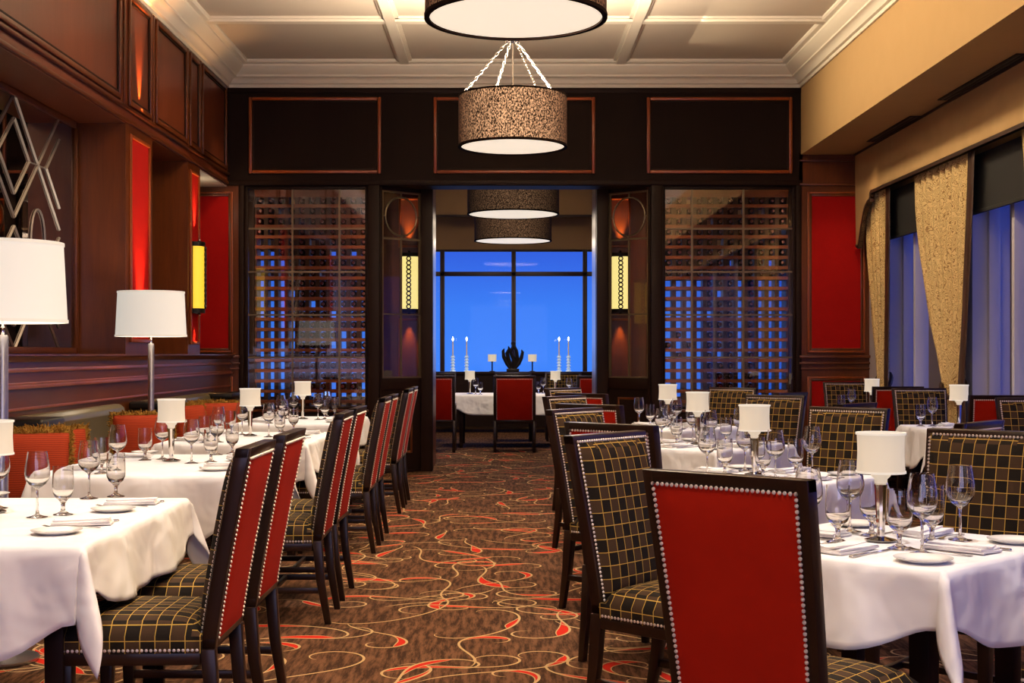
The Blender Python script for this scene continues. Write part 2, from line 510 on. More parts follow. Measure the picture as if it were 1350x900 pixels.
b.build('chair_rail', 'mahogany_x', wf, bevel=.005)
for x0, x1 in ((-2.87, -1.38), (-.79, 1.03), (1.61, 3.25)):
    MB().frame('y', x0, x1, 3.385, 4.245, .038, W-.03, W).build('header_trim', 'edge_wood', wf, bevel=.01)
    MB().frame('y', x0+.038, x1-.038, 3.423, 4.207, .02, W-.012, W).build('header_bead', 'dark_wood', wf, bevel=.004)
MB().box(XL, XR, W-.025, W, HB+.005, HB+.06).box(XL, XR, W-.015, W, 4.29, 4.36).build('header_band', 'dark_wood', wf, bevel=.006)
b = MB()
for xc in (-2.955, -1.465, 1.725, 3.325):
    b = MB().box(xc-.065 if xc not in (-2.955, 3.325) else xc-.028, xc+.065 if xc not in (-2.955, 3.325) else xc+.028, W-.02, W+.2, 0, HB+.01)
    b.build('post', 'dark_wood', wf, bevel=.008)
for x in (-.885, 1.14):
    MB().box(x-.065, x+.065, W+.34, W+.52, 0, HB+.07).build('post', 'dark_wood', wf, bevel=.008)
# underside and lintel of the splayed entry
MB().add([(-1.4, W+.04, HB+.03), (1.66, W+.04, HB+.03), (1.08, W+.52, HB+.07), (-.82, W+.52, HB+.07), (-1.4, W+.04, HB+.5), (1.66, W+.04, HB+.5), (1.08, W+.52, HB+.5), (-.82, W+.52, HB+.5)],
         [(3,2,1,0),(4,5,6,7),(0,1,5,4),(1,2,6,5),(2,3,7,6),(3,0,4,7)]).build('entry_lintel', 'dark_wood', wf, smooth=0)
for x0, x1 in ((-2.94, -1.52), (1.78, 3.30)):
    MB().box(x0, x1, W, W+.3, 0, .70).build('base_cabinet', 'dark_wood', wf, smooth=0)
    MB().box(x0, x1, W-.03, W+.32, .70, .73).build('base_shelf', 'mahogany_x', wf, bevel=.006)
    MB().frame('y', x0+.1, x1-.1, .15, .62, .03, W-.02, W).build('base_trim', 'mahogany_x', wf, bevel=.006)
# deep pilasters behind the open leaves, walls of the passage
for sx, x0, x1 in ((-1, -1.52, -.84), (1, 1.095, 1.77)):
    MB().box(x0, x1, W+.86, W+1.5, 0, 4.5).build('passage_pier', 'mahogany', wf, smooth=0)
    xc = -1.123 if sx < 0 else 1.385
    MB().frame('y', xc-.13, xc+.13, .95, 1.78, .03, W+.835, W+.86).build('pier_trim', 'edge_wood', wf, bevel=.006)
    MB().frame('y', xc-.13, xc+.13, 2.62, 3.22, .03, W+.835, W+.86).build('pier_trim', 'edge_wood', wf, bevel=.006)

# ---- beige soffit along the windows and the window wall
wr = struct('wall_right', 'beige bulkhead and window wall', 'wall')
MB().box(XR, 4.6, YB, W, 3.60, CEIL).build('bulkhead', 'beige_wall', wr, smooth=0)
b = MB()
XW = 4.30
PIERS = [(14.2, W), (11.70, 12.02), (9.10, 9.42), (6.5, 6.82), (3.9, 4.22), (YB, .6)]
MB().box(4.16, 4.45, YB, W, 0, .58).build('sill_wall', 'beige_wall', wr, smooth=0)
MB().box(4.16, 4.45, YB, W, 3.02, 3.65).build('window_head', 'beige_wall', wr, smooth=0)
for y0, y1 in PIERS:
    MB().box(4.12, 4.45, y0, y1, .58, 3.05).build('window_pier', 'frame_white', wr, smooth=0)
wins = [(12.02, 14.2, 13.62), (9.42, 11.70, 10.98), (6.82, 9.10, 7.96), (4.22, 6.5, 5.36), (.6, 3.9, 2.25)]
for i, (y0, y1, ym) in enumerate(wins):
    w = struct('window_%d' % (i+1), 'tall dusk window in the window wall', 'window')
    b = MB().frame('x', y0, y1, .58, 3.03, .05, XW-.05, XW+.05)
    b.build('window_frame', 'frame_white', w, bevel=.004)
    MB().box(4.20, XW+.04, ym-.03, ym+.03, .6, 3.02).build('mullion', 'frame_white', w, bevel=.004)
    MB().box(XW-.006, XW+.006, y0+.04, y1-.04, .62, 2.99).build('pane', 'window_glass', w, smooth=0)

# ---- wall behind the viewer, with an opening added for the cool fill light
wb = struct('wall_back', 'plain wall behind the viewer', 'wall')
MB().box(-3.8, -2.6, YB-.2, YB, 0, CEIL).build('wall_piece', 'beige_wall', wb, smooth=0)
MB().box(2.8, 4.6, YB-.2, YB, 0, CEIL).build('wall_piece', 'beige_wall', wb, smooth=0)
MB().box(-2.6, 2.8, YB-.2, YB, 3.3, CEIL).build('wall_piece', 'beige_wall', wb, smooth=0)
MB().box(-2.6, 2.8, YB-.2, YB, 0, .5).build('wall_piece', 'beige_wall', wb, smooth=0)

# ---- room beyond
Y2 = 24.0
w2 = struct('wall_rear', 'beige wall of the far room above its windows', 'wall')
MB().box(-6, 6, Y2, Y2+.25, 3.24, 4.6).build('wall_piece', 'beige_wall', w2, smooth=0)
MB().box(-6, 6, Y2, Y2+.25, 0, .55).build('wall_piece', 'beige_wall', w2, smooth=0)
MB().box(-6, 6, Y2-.35, Y2, 3.82, 4.6).build('wall_piece', 'beige_wall', w2, smooth=0)
MB().box(-6, 6, Y2-.37, Y2-.33, 3.79, 3.83).build('soffit_line', 'brown_trim', w2, smooth=0)
smesh(MB().box(-6, 6, 15.35, Y2+.25, 4.6, 4.7).build('ceiling_far_room', 'ceiling_paint', smooth=0), 'plain ceiling of the far room', 'ceiling')
smesh(MB().box(-6.1, -5.9, 15.35, Y2+.25, 0, 4.6).build('wall_far_left', 'beige_wall', smooth=0), 'left side wall of the far room', 'wall')
smesh(MB().box(5.9, 6.1, 15.35, Y2+.25, 0, 4.6).build('wall_far_right', 'beige_wall', smooth=0), 'right side wall of the far room', 'wall')
for i in range(8):
    x0 = .18+1.285*(i-4); x1 = x0+1.285
    w = struct('window_%d' % (i+6), 'dusk window of the far room with a transom', 'window')
    MB().frame('y', x0, x1, .55, 3.24, .04, Y2-.03, Y2+.06).box(x0, x1, Y2-.03, Y2+.06, 2.76, 2.84).build('window_frame', 'brown_trim', w, bevel=.005)
    MB().box(x0+.03, x1-.03, Y2+.01, Y2+.02, .58, 3.21).build('pane', 'window_glass', w, smooth=0)

# ================================================================== WINE SCREENS, LEAVES, RACKS
def screen(x0, x1, side):
    t = thing('glass_screen', '%s glazed wine screen with dark muntins, %s of the passage' % (side, side), 'glass screen', ((x0+x1)/2, W+.06, .73), 0, 'glazed wine screens')
    hw = (x1-x0)/2; zt = HB-.73
    MB().frame('y', -hw, hw, 0, zt, .035, -.03, .03).build('screen_frame', 'dark_wood', t, bevel=.004)
    b = MB()
    for u in (-hw+(2*hw)*.385, -hw+(2*hw)*.765) if side == 'left' else (-hw+(2*hw)*.225, -hw+(2*hw)*.61):
        b.box(u-.010, u+.010, -.014, .014, .03, zt-.03)
    for py in (301.5, 358.3, 415, 471):
        z = H+(CY-py)*(W+.06)/F-.73
        b.box(-hw+.03, hw-.03, -.012, .012, z-.010, z+.010)
    b.build('muntin_grid', 'muntin', t, smooth=0)
    MB().box(-hw+.03, hw-.03, -.004, .004, .03, zt-.03).build('pane', 'screen_glass', t, smooth=0)
screen(-2.925, -1.53, 'left'); screen(1.79, 3.30, 'right')

def leaf(n, xo, xi, side):
    """open glazed leaf of the splayed entry from the outer post to the inner post"""
    p0, p1 = Vector((xo, W+.06, 0)), Vector((xi, W+.42, 0))
    L = (p1-p0).length; ang = math.atan2((p1-p0).y, (p1-p0).x)
    t = struct('door_%d' % n, 'open glazed door leaf on the %s of the passage' % side, 'door', p0)
    t.rotation_euler = (0, 0, ang)
    s = 1 if xi > xo else 1
    MB().frame('y', 0, L, .0, HB+.06, .03, -.025, .025).box(.03, L-.03, -.025, .025, .95, 1.08).box(.03, L-.03, -.025, .025, HB-.04, HB+.04).build('door_frame', 'dark_wood', t, bevel=.005)
    MB().box(.03, L-.03, -.012, .012, .02, .97).build('lower_panel', 'dark_panel', t, smooth=0)
    MB().frame('y', .15, L-.15, .22, .86, .025, -.02, .02).build('panel_moulding', 'mahogany', t, bevel=.005)
    b = MB(); g0, g1, z0, z1 = .03, L-.03, 1.08, HB-.04
    b.frame('y', g0, g1, z0, z1, .018, -.02, .02)
    m = (g0+g1)/2
    b.box(m-.008, m+.008, -.012, .012, z0, 2.70); b.box(g0, g1, -.012, .012, 2.66, 2.68); b.box(g0, g1, -.012, .012, 1.80, 1.815)
    cz, rx, rz_ = 2.925, (g1-g0)*.40, .22
    pts = [(m+rx*math.cos(2*PI*k/32), 0, cz+rz_*math.sin(2*PI*k/32)) for k in range(32)]
    b.tube(pts, .011, 6, closed=True)
    b.box(g0, m-rx, -.01, .01, cz-.008, cz+.008); b.box(m+rx, g1, -.01, .01, cz-.008, cz+.008); b.box(m-.008, m+.008, -.01, .01, cz+rz_, z1)
    b.build('muntin_grid', 'muntin', t)
    MB().box(g0, g1, -.003, .003, z0, z1).build('pane', 'leaf_glass', t, smooth=0)
leaf(1, -1.41, -.94, 'left'); leaf(2, 1.67, 1.20, 'right')

def sconce_proto():
    t = thing('wall_sconce', 'sconce', 'sconce', group='yellow glass wall sconces')
    w, h, d = .105, .31, .10
    MB().box(-w-.01, w+.01, -.012, 0, -h-.05, h+.05).build('backplate', 'black_metal', t, bevel=.004)
    b = MB()                                     # bowed glass
    pr = [(-w, -.012), (-w, -.05), (-w*.7, -d*.85), (0, -d), (w*.7, -d*.85), (w, -.05), (w, -.012)]
    b.prism(pr, 'z', -h, h)
    gd = b.build('glass_diffuser', 'sconce_glow', t, smooth=60)
    b = MB()
    for z0, z1 in ((-h-.045, -h), (h, h+.045)):
        b.prism([(u*1.06, v*1.10 if v < -.02 else -.012) for u, v in pr], 'z', z0, z1)
    b.build('cap', 'black_metal', t, smooth=60)
    b = MB()
    n = 12; R = h/n
    for k in range(n): b.torus((0, -d-.012, -h+R+2*R*k), R*.92, .0075, 'y', 16, 6)
    b.build('ring_chain', 'black_metal', gd)
    MB().lathe([(.012, -h-.075), (.018, -h-.06), (.012, -h-.045)], 12, Matrix.Translation((0, -.05, 0)), True).lathe([(.012, h+.045), (.018, h+.06), (.010, h+.075)], 12, Matrix.Translation((0, -.05, 0)), True).build('finial', 'chrome', t)
    return Proto(t)
SC = sconce_proto()
SC.put((XL+.005, 13.36, 2.12), PI/2, 'yellow glass sconce on the left wall pilaster beside the red panel')
pale = None
for x, sd in ((-1.123, 'left'), (1.385, 'right')):
    o = SC.put((x, W+.855, 2.20), 0, 'pale yellow glass sconce behind the %s glazed door leaf' % sd)
    for ch in col.objects:
        if ch.parent == o and ch.name.startswith('glass_diffuser'):
            if pale is None: pale = ch.data.copy(); pale.materials[0] = MATS['sconce_glow_pale']
            ch.data = pale

def bottle_proto():
    t = thing('wine_bottle', 'bottle', 'bottle')
    M = Matrix.Rotation(PI/2, 4, 'X')            # lying, neck towards the viewer (-y)
    gb = MB().lathe([(.0, 0), (.030, 0), (.0375, .006), (.0375, .19), (.034, .205), (.018, .235), (.0145, .25), (.0145, .292), (.0, .294)], 14, M).build('glass_body', 'bottle_glass', t)
    MB().lathe([(.0155, .252), (.016, .285), (.0165, .29), (.0165, .302), (.0, .303)], 12, M).build('foil_cap', 'bottle_foil', gb)
    return Proto(t)
BT = bottle_proto()
ORD = 'top second third fourth fifth sixth seventh eighth ninth tenth eleventh twelfth thirteenth fourteenth fifteenth sixteenth seventeenth eighteenth nineteenth twentieth'.split()
COLN = ['first'] + ORD[1:]
def rack(side, x0, ncol, empty):
    P = .1195; y0, y1 = 15.45, 15.73; nrow = 20; z1 = 3.20
    x1 = x0+ncol*P; z0 = z1-nrow*P
    t = thing('wine_rack', 'tall wooden grid wine rack behind the %s glazed screen' % side, 'wine rack', ((x0+x1)/2, (y0+y1)/2, 0), 0, 'wine racks behind glass')
    cx, cy = (x0+x1)/2, (y0+y1)/2
    b = MB()
    for i in range(ncol+1): b.box(x0+i*P-(.024 if 0<i<ncol else .012)-cx, x0+i*P+(.024 if 0<i<ncol else .012)-cx, y0-cy+.012, y0-cy+.05, .06, z1); b.box(x0+i*P-.012-cx, x0+i*P+.012-cx, y0-cy+.05, y1-cy-.004, .06, z1)
    for xs in (x0-.075, x1+.012): b.box(xs-cx, xs+.063-cx, y0-cy-.02, y1-cy, .06, z1+.16)
    b.build('uprights_grid', 'dark_wood', t, smooth=0)
    b = MB()
    for j in range(nrow+1): b.box(x0-.009-cx, x1+.009-cx, y0-cy, y0+.03-cy, z1-j*P-.026, z1-j*P+.012); 
    for j in range(nrow+1): b.box(x0-.009-cx, x1+.009-cx, y1-.03-cy, y1-cy, z1-j*P-.026, z1-j*P+.012)
    b.build('rail_grid', 'rack_wood', t, smooth=0)
    MB().box(x0-.03-cx, x1+.03-cx, y0-cy, y1-cy, 0, .75).build('plinth', 'dark_wood', t, smooth=0)
    MB().box(x0-.03-cx, x1+.03-cx, y0-cy, y1-cy, z1+.012, z1+.16).build('cornice_board', 'rack_wood', t, smooth=0)
    rnd = random.Random(3 if side == 'left' else 9)
    for j in range(nrow-1):
        for i in range(ncol):
            if empty(i, j): continue
            if rnd.random() < .06: continue
            z = z1-(j+1)*P+.0125+.0378
            o = BT.put((x0+(i+.5)*P+rnd.uniform(-.008, .008), y1-.004, z), 0,
                'dark bottle in the %s rack, %s row, %s column from the left' % (side, ORD[j]+('' if j == 0 else ' from top'), COLN[i]), 'wine bottles in the %s rack' % side)
rack('left', -2.88, 11, lambda i, j: (i in (0, 1) and j >= 4) or (i == 2 and j >= 6) or (i in (3,) and j in (9, 13, 14)))
rack('right', 1.86, 12, lambda i, j: i in (0, 1, 2, 3, 7, 9, 10, 11) and j >= 8 and not (j in (13, 14, 15) and i in (0, 1, 2) and (i+j) % 2 == 0))

# ================================================================== MIRROR
def mirror():
    y0, y1, z0, z1 = 6.74, 10.92, 1.355, HB-.005
    t = thing('wall_mirror', 'dark alcove mirror with silvery diamond trellis bars', 'mirror', (-3.515, (y0+y1)/2, z0))
    hw, h = (y1-y0)/2, z1-z0
    MB().box(-.004, .006, -hw, hw, 0, h).build('mirror_pane', 'mirror', t, smooth=0)
    MB().frame('x', -hw, hw, 0, h, .05, 0, .03).build('mirror_frame', 'mahogany', t, bevel=.006)
    b = MB()
    def bar(p, q, r=.0095):
        (a0, c0), (a1, c1) = p, q
        d = Vector((0, a1-a0, c1-c0)); d.normalize(); s = Vector((0, -d.z, d.y))
        P0 = Vector((.008, a0, c0)); P1 = Vector((.008, a1, c1)); X = Vector((1, 0, 0))
        b.loft([[P+s*r, P+X*.014, P-s*r] for P in (P0, P1)])
    dw = .97; y = hw-.42
    for k in range(5):
        yc = y-k*dw
        for za, zb in ((h-.03, h*.5+.03), (h*.5-.03, .03)):
            zm = (za+zb)/2
            for sg in (-1, 1):
                if abs(yc+sg*dw/2) < hw+.03:
                    e = sg*min(dw/2, hw-yc) if sg > 0 else sg*dw/2
                    bar((yc, za), (yc+e, zm)); bar((yc+e, zm), (yc, zb))
                    bar((yc, za-.17), (yc+e*.62, zm)); bar((yc+e*.62, zm), (yc, zb+.17))
                    bar((yc+e*.62, zm), (yc+e, zm), .006)
        if yc-dw/2-.16 > -hw:
            pts = [(.012, yc-dw/2+.15*math.cos(a), h*.5-.10+.24*math.sin(a)) for a in [2*PI*q/24 for q in range(24)]]
            b.tube(pts, .009, 6, closed=True)
    b.build('trellis', 'lead', t, smooth=0)
mirror()

# ================================================================== PENDANTS
def pendant_proto(name, R, h, ztop, fab='pendant_fabric'):
    """origin at the drum's bottom centre; ztop = ceiling above that"""
    t = thing(name, 'pendant', 'pendant lamp', group='drum pendant lamps')
    n = 64
    b = MB(); b.lathe([(R, 0), (R, h)], n).lathe([(R-.008, h), (R-.008, 0)], n)
    ds = b.build('drum_shade', fab, t, smooth=60)
    for za, zb in ((-.004, .014), (h-.010, h+.004)):
        MB().lathe([(R+.004, za), (R+.004, zb), (R-.022, zb), (R-.022, za), (R+.004, za)], n).build('shade_rim', 'pendant_black', ds, smooth=40)
    b = MB(); b.lathe([(0, .006), (R-.012, .006)], n); b.lathe([(R-.012, .012), (0, .012)], n)
    b.build('diffuser', 'pendant_diffuser', t)
    hub = h+.47
    MB().cyl((0, 0, h-.05), (0, 0, ztop), .007).lathe([(0, hub-.02), (.05, hub-.02), (.055, hub-.008), (.02, hub+.01), (.0, hub+.03)], 16, None).lathe([(0, ztop-.03), (.07, ztop-.03), (.075, ztop), (0, ztop)], 20).build('stem', 'chrome', t)
    for k in range(4):
        a = PI/4+k*PI/2-.35; e = Vector((R*.62*math.cos(a)*1.0, R*.62*math.sin(a), h)); s = Vector((.04*math.cos(a), .04*math.sin(a), hub-.01))
        e = Vector((R*.97*math.cos(a), R*.97*math.sin(a), h))
        b = MB(); d = e-s; L = d.length; m = int(L/.034); q = d.to_track_quat('Z', 'Y')
        for i in range(m):
            c = s+d*((i+.5)/m); X = q @ Vector((1, 0, 0)) if i % 2 else q @ Vector((0, 1, 0)); Z = d.normalized()
            b.tube([c+X*.010*math.cos(u)+Z*.023*math.sin(u) for u in [2*PI*j/10 for j in range(10)]], .003, 4, closed=True)
        b.build('chain', 'chain_metal', t)
    return Proto(t)
PD = pendant_proto('pendant_lamp', .45, .42, CEIL-3.06)
PD.put((.06, 6.60, 3.015), 0, 'large drum pendant, lit disc underneath, closest of the pendants')
PD.put((.075, 11.05, 3.07), 0, 'speckled drum pendant hanging on chains before the panelled wall')
PF = pendant_proto('pendant_lamp', .62, .62, 4.6-3.2, 'pendant_fabric_dim')
PF.put((.13, 18.0, 3.24), 0, 'wide brown drum pendant just beyond the passage, the higher looking of two')
PF.put((.15, 21.4, 3.17), 0, 'brown drum pendant deep in the far room, the lower looking of two')

# ================================================================== CHAIR
def back_y(z): return -.232-.115*((z-.42)/.635)**1.15 if z > .42 else -.232
def back_hw(z): return .214+.022*(z-.42)/.635
TOP = 1.055
def studs(b, pts, nrm, r=.0058):
    for p in pts:
        p = Vector(p); n = Vector(nrm).normalized(); x = n.orthogonal().normalized(); y = n.cross(x)
        ring0 = [p + (x*math.cos(2*PI*j/7)+y*math.sin(2*PI*j/7))*r for j in range(7)]
        ring1 = [p + n*r*.5 + (x*math.cos(2*PI*j/7)+y*math.sin(2*PI*j/7))*r*.7 for j in range(7)]
        b.loft([ring0, ring1], True, False); o = len(b.v); b.add([p+n*r*.72]+ring1, [(0, j+1, (j+1) % 7+1) for j in range(7)])
def line(p, q, step=.0145):
    p, q = Vector(p), Vector(q); m = max(1, round((q-p).length/step))
    return [p+(q-p)*i/m for i in range(m+1)]
def chair_proto():
    t = thing('dining_chair', 'chair', 'chair', group='plaid and red dining chairs')
    # seat: crowned cushion with straight upholstered sides
    def shw(v): return .225+.022*v                 # v 0 back .. 1 front
    def sy(v): return -.215+.465*v
    N = 14
    def top(u, v):
        s = 2*u-1; w = 2*v-1
        return (s*shw(v), sy(v), .462+.062*math.sqrt(max(0, (1-abs(s)**5)*(1-abs(w)**5))))
    b = MB(); b.grid(top, N, N)
    peri = [(i/N, 0) for i in range(N)]+[(1, j/N) for j in range(N)]+[(1-i/N, 1) for i in range(N)]+[(0, 1-j/N) for j in range(N)]
    up = [top(u, v) for u, v in peri]; lo = [(p[0]*.992, p[1]*.992 if p[1] > 0 else p[1], .408) for p in up]
    b.loft([lo, up], True, False)
    b.add(lo, [tuple(range(len(lo)))])
    seat = b.build('seat', 'plaid', t, smooth=50, weld=True)
    MB().loft([[(-.222, -.21, z), (.222, -.21, z), (.243, .245, z), (-.243, .245, z)] for z in (.370, .412)]).build('seat_frame', 'chair_wood', t, bevel=.004)
    b = MB(); zz = .418
    studs(b, line((-.244, .248, zz), (.244, .248, zz)), (0, 1, 0))
    studs(b, line((.245, .245, zz), (.224, -.20, zz)), (1, -.05, 0)); studs(b, line((-.245, .245, zz), (-.224, -.20, zz)), (-1, -.05, 0))
    b.build('seat_nailheads', 'nail_metal', seat)
    # legs
    for sx in (-1, 1):
        def sq(cx, cy, z, hx, hy): return [(cx-hx, cy-hy, z), (cx+hx, cy-hy, z), (cx+hx, cy+hy, z), (cx-hx, cy+hy, z)]
        MB().loft([sq(sx*.205, .212, 0, .015, .015), sq(sx*.213, .216, .375, .024, .024)]).build('leg', 'chair_wood', t, bevel=.004)
        MB().loft([sq(sx*.196, -.285, 0, .015, .016), sq(sx*.202, -.248, .22, .018, .021), sq(sx*.203, -.232, .42, .019, .024)]).build('leg', 'chair_wood', t, bevel=.004)
        MB().box(-.010, .010, -.25, .21, .155, .185, Matrix.Translation((sx*.203, 0, 0))).build('stretcher', 'chair_wood', t, bevel=.003)
    MB().box(-.20, .20, -.02, .0, .158, .182).build('stretcher', 'chair_wood', t, bevel=.003)
    # back frame: two stiles, top rail, bottom rail
    zs = [.42+.635*i/8 for i in range(9)]; th = .023
    b = MB()
    for sx in (-1, 1):
        rings = []
        for z in zs:
            xo = sx*back_hw(z); xi = sx*(back_hw(z)-.034); y = back_y(z)
            rings.append([(xo, y-th, z), (xi, y-th, z), (xi, y+th, z), (xo, y+th, z)])
        b.loft(rings)
    for za, zb in ((TOP-.034, TOP), (.42, .455)):
        b.loft([[(s*back_hw(z), back_y(z)-th, z) for s in (-1, 1)]+[(s*back_hw(z), back_y(z)+th, z) for s in (1, -1)] for z in (za, zb)])
    b.build('back_frame', 'chair_wood', t, bevel=.004)
    z0, z1 = .46, TOP-.022
    def pad(u, v):
        z = z0+(z1-z0)*v; s = 2*u-1; w = 2*v-1
        bul = .036*math.sqrt(max(0, (1-abs(s)**4)*(1-abs(w)**6)))
        return (s*(back_hw(z)-.017), back_y(z)+th+.002+bul, z)
    b = MB(); b.grid(pad, 16, 20, True)
    bc = b.build('back_cushion', 'plaid', t, smooth=60)
    z2, z3 = .445, TOP-.034
    def red(u, v):
        z = z2+(z3-z2)*v; s = 2*u-1; w = 2*v-1
        return (s*(back_hw(z)-.030), back_y(z)-th-.001-.007*math.sqrt(max(0, (1-s**6)*(1-w**6))), z)
    b = MB(); b.grid(red, 10, 14)
    bp = b.build('back_panel', 'red_velvet', t, smooth=60)
    for d, zlo, zhi, ins, sg in ((th+.005, .47, TOP-.022, .018, 1), (-th-.003, .45, TOP-.035, .031, -1)):
        m = 40; b = MB()
        for sx in (-1, 1):
            studs(b, [(sx*(back_hw(z)-ins), back_y(z)+d, z) for z in [zlo+(zhi-zlo)*i/m for i in range(m+1)]], (0, sg, .1))
        studs(b, line((-(back_hw(zhi)-ins), back_y(zhi)+d, zhi), ((back_hw(zhi)-ins), back_y(zhi)+d, zhi)), (0, sg, .1))
        b.build('back_nailheads', 'nail_metal', bc if sg > 0 else bp)
    return Proto(t)
CH = chair_proto()
LT = [('the nearest left table', 4.76), ('the second left table', 7.13), ('the third left table', 9.40), ('the fourth left table', 11.90)]
chl = [(4.42, 5.12), (6.86, 7.50), (9.22, 9.84), (11.50, 12.16)]
for (nm, yc), ys in zip(LT, chl):
    for y, s in zip(ys, ('near', 'far')):
        CH.put((-1.165, y, 0), PI/2+random.uniform(-.02, .02), 'red-backed chair on the aisle, %s seat of %s' % (s, nm), 'chairs along the left aisle')

A0 = math.radians(50)
RT = [('the nearest right table', 1.17, 4.35), ('the second right table', 1.215, 6.58), ('the third right table', 1.26, 8.78), ('the fourth right table', 1.34, 11.0)]
RS = {'far-right': A0, 'far-left': A0+PI/2, 'near-left': A0+PI, 'near-right': A0+1.5*PI}
for i, (nm, x, y) in enumerate(RT):
    for sname, a in RS.items():
        d = {'far-right': .76, 'far-left': .73, 'near-left': .83, 'near-right': .80}[sname]
        if i == 0 and sname == 'near-left': d = .93
        if i == 0 and sname == 'far-left': d = .68
        px, py = x+d*math.cos(a), y+d*math.sin(a)
        if i == 0 and sname == 'near-left': px, py = .775, 3.55
        if i == 0 and sname == 'near-right': px += .05
        look = 'plaid-fronted chair' if 'far' in sname else 'red-backed chair'
        CH.put((px, py, 0), a+PI/2+random.uniform(-.02, .02), '%s at the %s side of %s' % (look, sname, nm), 'chairs round the right row')
WT = [('the nearer window table', 3.66, 10.7), ('the farther window table', 3.68, 13.3)]
for nm, x, y in WT:
    CH.put((x-.02, y+.62, 0), PI, 'plaid-fronted chair at the far side of %s' % nm, 'chairs by the windows')
    CH.put((x-.05, y-.70, 0), 0, 'red-backed chair at the near side of %s' % nm, 'chairs by the windows')
CH.put((3.60, 8.72, 0), PI+.05, 'plaid-fronted chair by the windows cut by the frame edge', 'chairs by the windows')

# armchairs of the far room: wider, all red behind
def armchair_proto():
    t = thing('armchair', 'armchair', 'chair', group='armchairs of the far room')
    w = .27
    MB().loft([[(-w+.02, -.22, z), (w-.02, -.22, z), (w-.01, .24, z), (-w+.01, .24, z)] for z in (.40, .50)]).build('seat', 'plaid', t, bevel=.02, seg=3)
    for sx in (-1, 1):
        MB().box(sx*w-.022, sx*w+.022, -.27, -.22, 0, .44).build('leg', 'chair_wood', t, bevel=.004)
        MB().box(sx*w-.02, sx*w+.02, .20, .24, 0, .64).build('leg', 'chair_wood', t, bevel=.004)
        MB().box(sx*w-.022, sx*w+.022, -.25, .25, .64, .67).build('armrest', 'chair_wood', t, bevel=.005)
    b = MB()
    for sx in (-1, 1): b.loft([[(sx*w-.02, y-.022, z), (sx*w+.02, y-.022, z), (sx*w+.02, y+.022, z), (sx*w-.02, y+.022, z)] for y, z in ((-.245, .42), (-.33, 1.05))])
    b.loft([[(-w-.02, y-.022, z), (w+.02, y-.022, z), (w+.02, y+.022, z), (-w-.02, y+.022, z)] for y, z in ((-.327, 1.02), (-.33, 1.06))])
    b.loft([[(-w, y-.022, z), (w, y-.022, z), (w, y+.022, z), (-w, y+.022, z)] for y, z in ((-.245, .40), (-.25, .45))])
    b.build('back_frame', 'chair_wood', t, bevel=.005)
    bp = MB().loft([[(-w+.02, y-.03, z), (w-.02, y-.03, z), (w-.02, y, z), (-w+.02, y, z)] for y, z in ((-.25, .45), (-.325, 1.02))]); bp = bp.build('back_panel', 'red_velvet', t, bevel=.006)
    MB().loft([[(-w+.02, y, z), (w-.02, y, z), (w-.02, y+.045, z), (-w+.02, y+.045, z)] for y, z in ((-.25, .45), (-.325, 1.02))]).build('back_cushion', 'plaid', t, bevel=.012)
    b = MB()
    f0 = lambda z: -.25-.075*(z-.45)/.57-.033
    for sx in (-1, 1): studs(b, [(sx*(w-.025), f0(z), z) for z in [.46+.55*i/34 for i in range(35)]], (0, -1, 0), .005)
    studs(b, line((-w+.025, f0(1.01), 1.01), (w-.025, f0(1.01), 1.01)), (0, -1, 0), .005)
    b.build('nailheads', 'nail_metal', bp)
    return Proto(t)
AC = armchair_proto()
for x, s in ((-.955, 'left'), (.15, 'middle'), (1.29, 'right')):
    AC.put((x, 18.55, 0), 0, '%s red armchair with its back to the passage in the far room' % s)
for x, s in ((-1.05, 'left'), (.15, 'middle'), (.95, 'right')):
    AC.put((x, 20.9, 0), PI, '%s dark armchair facing the passage behind the far table' % s)

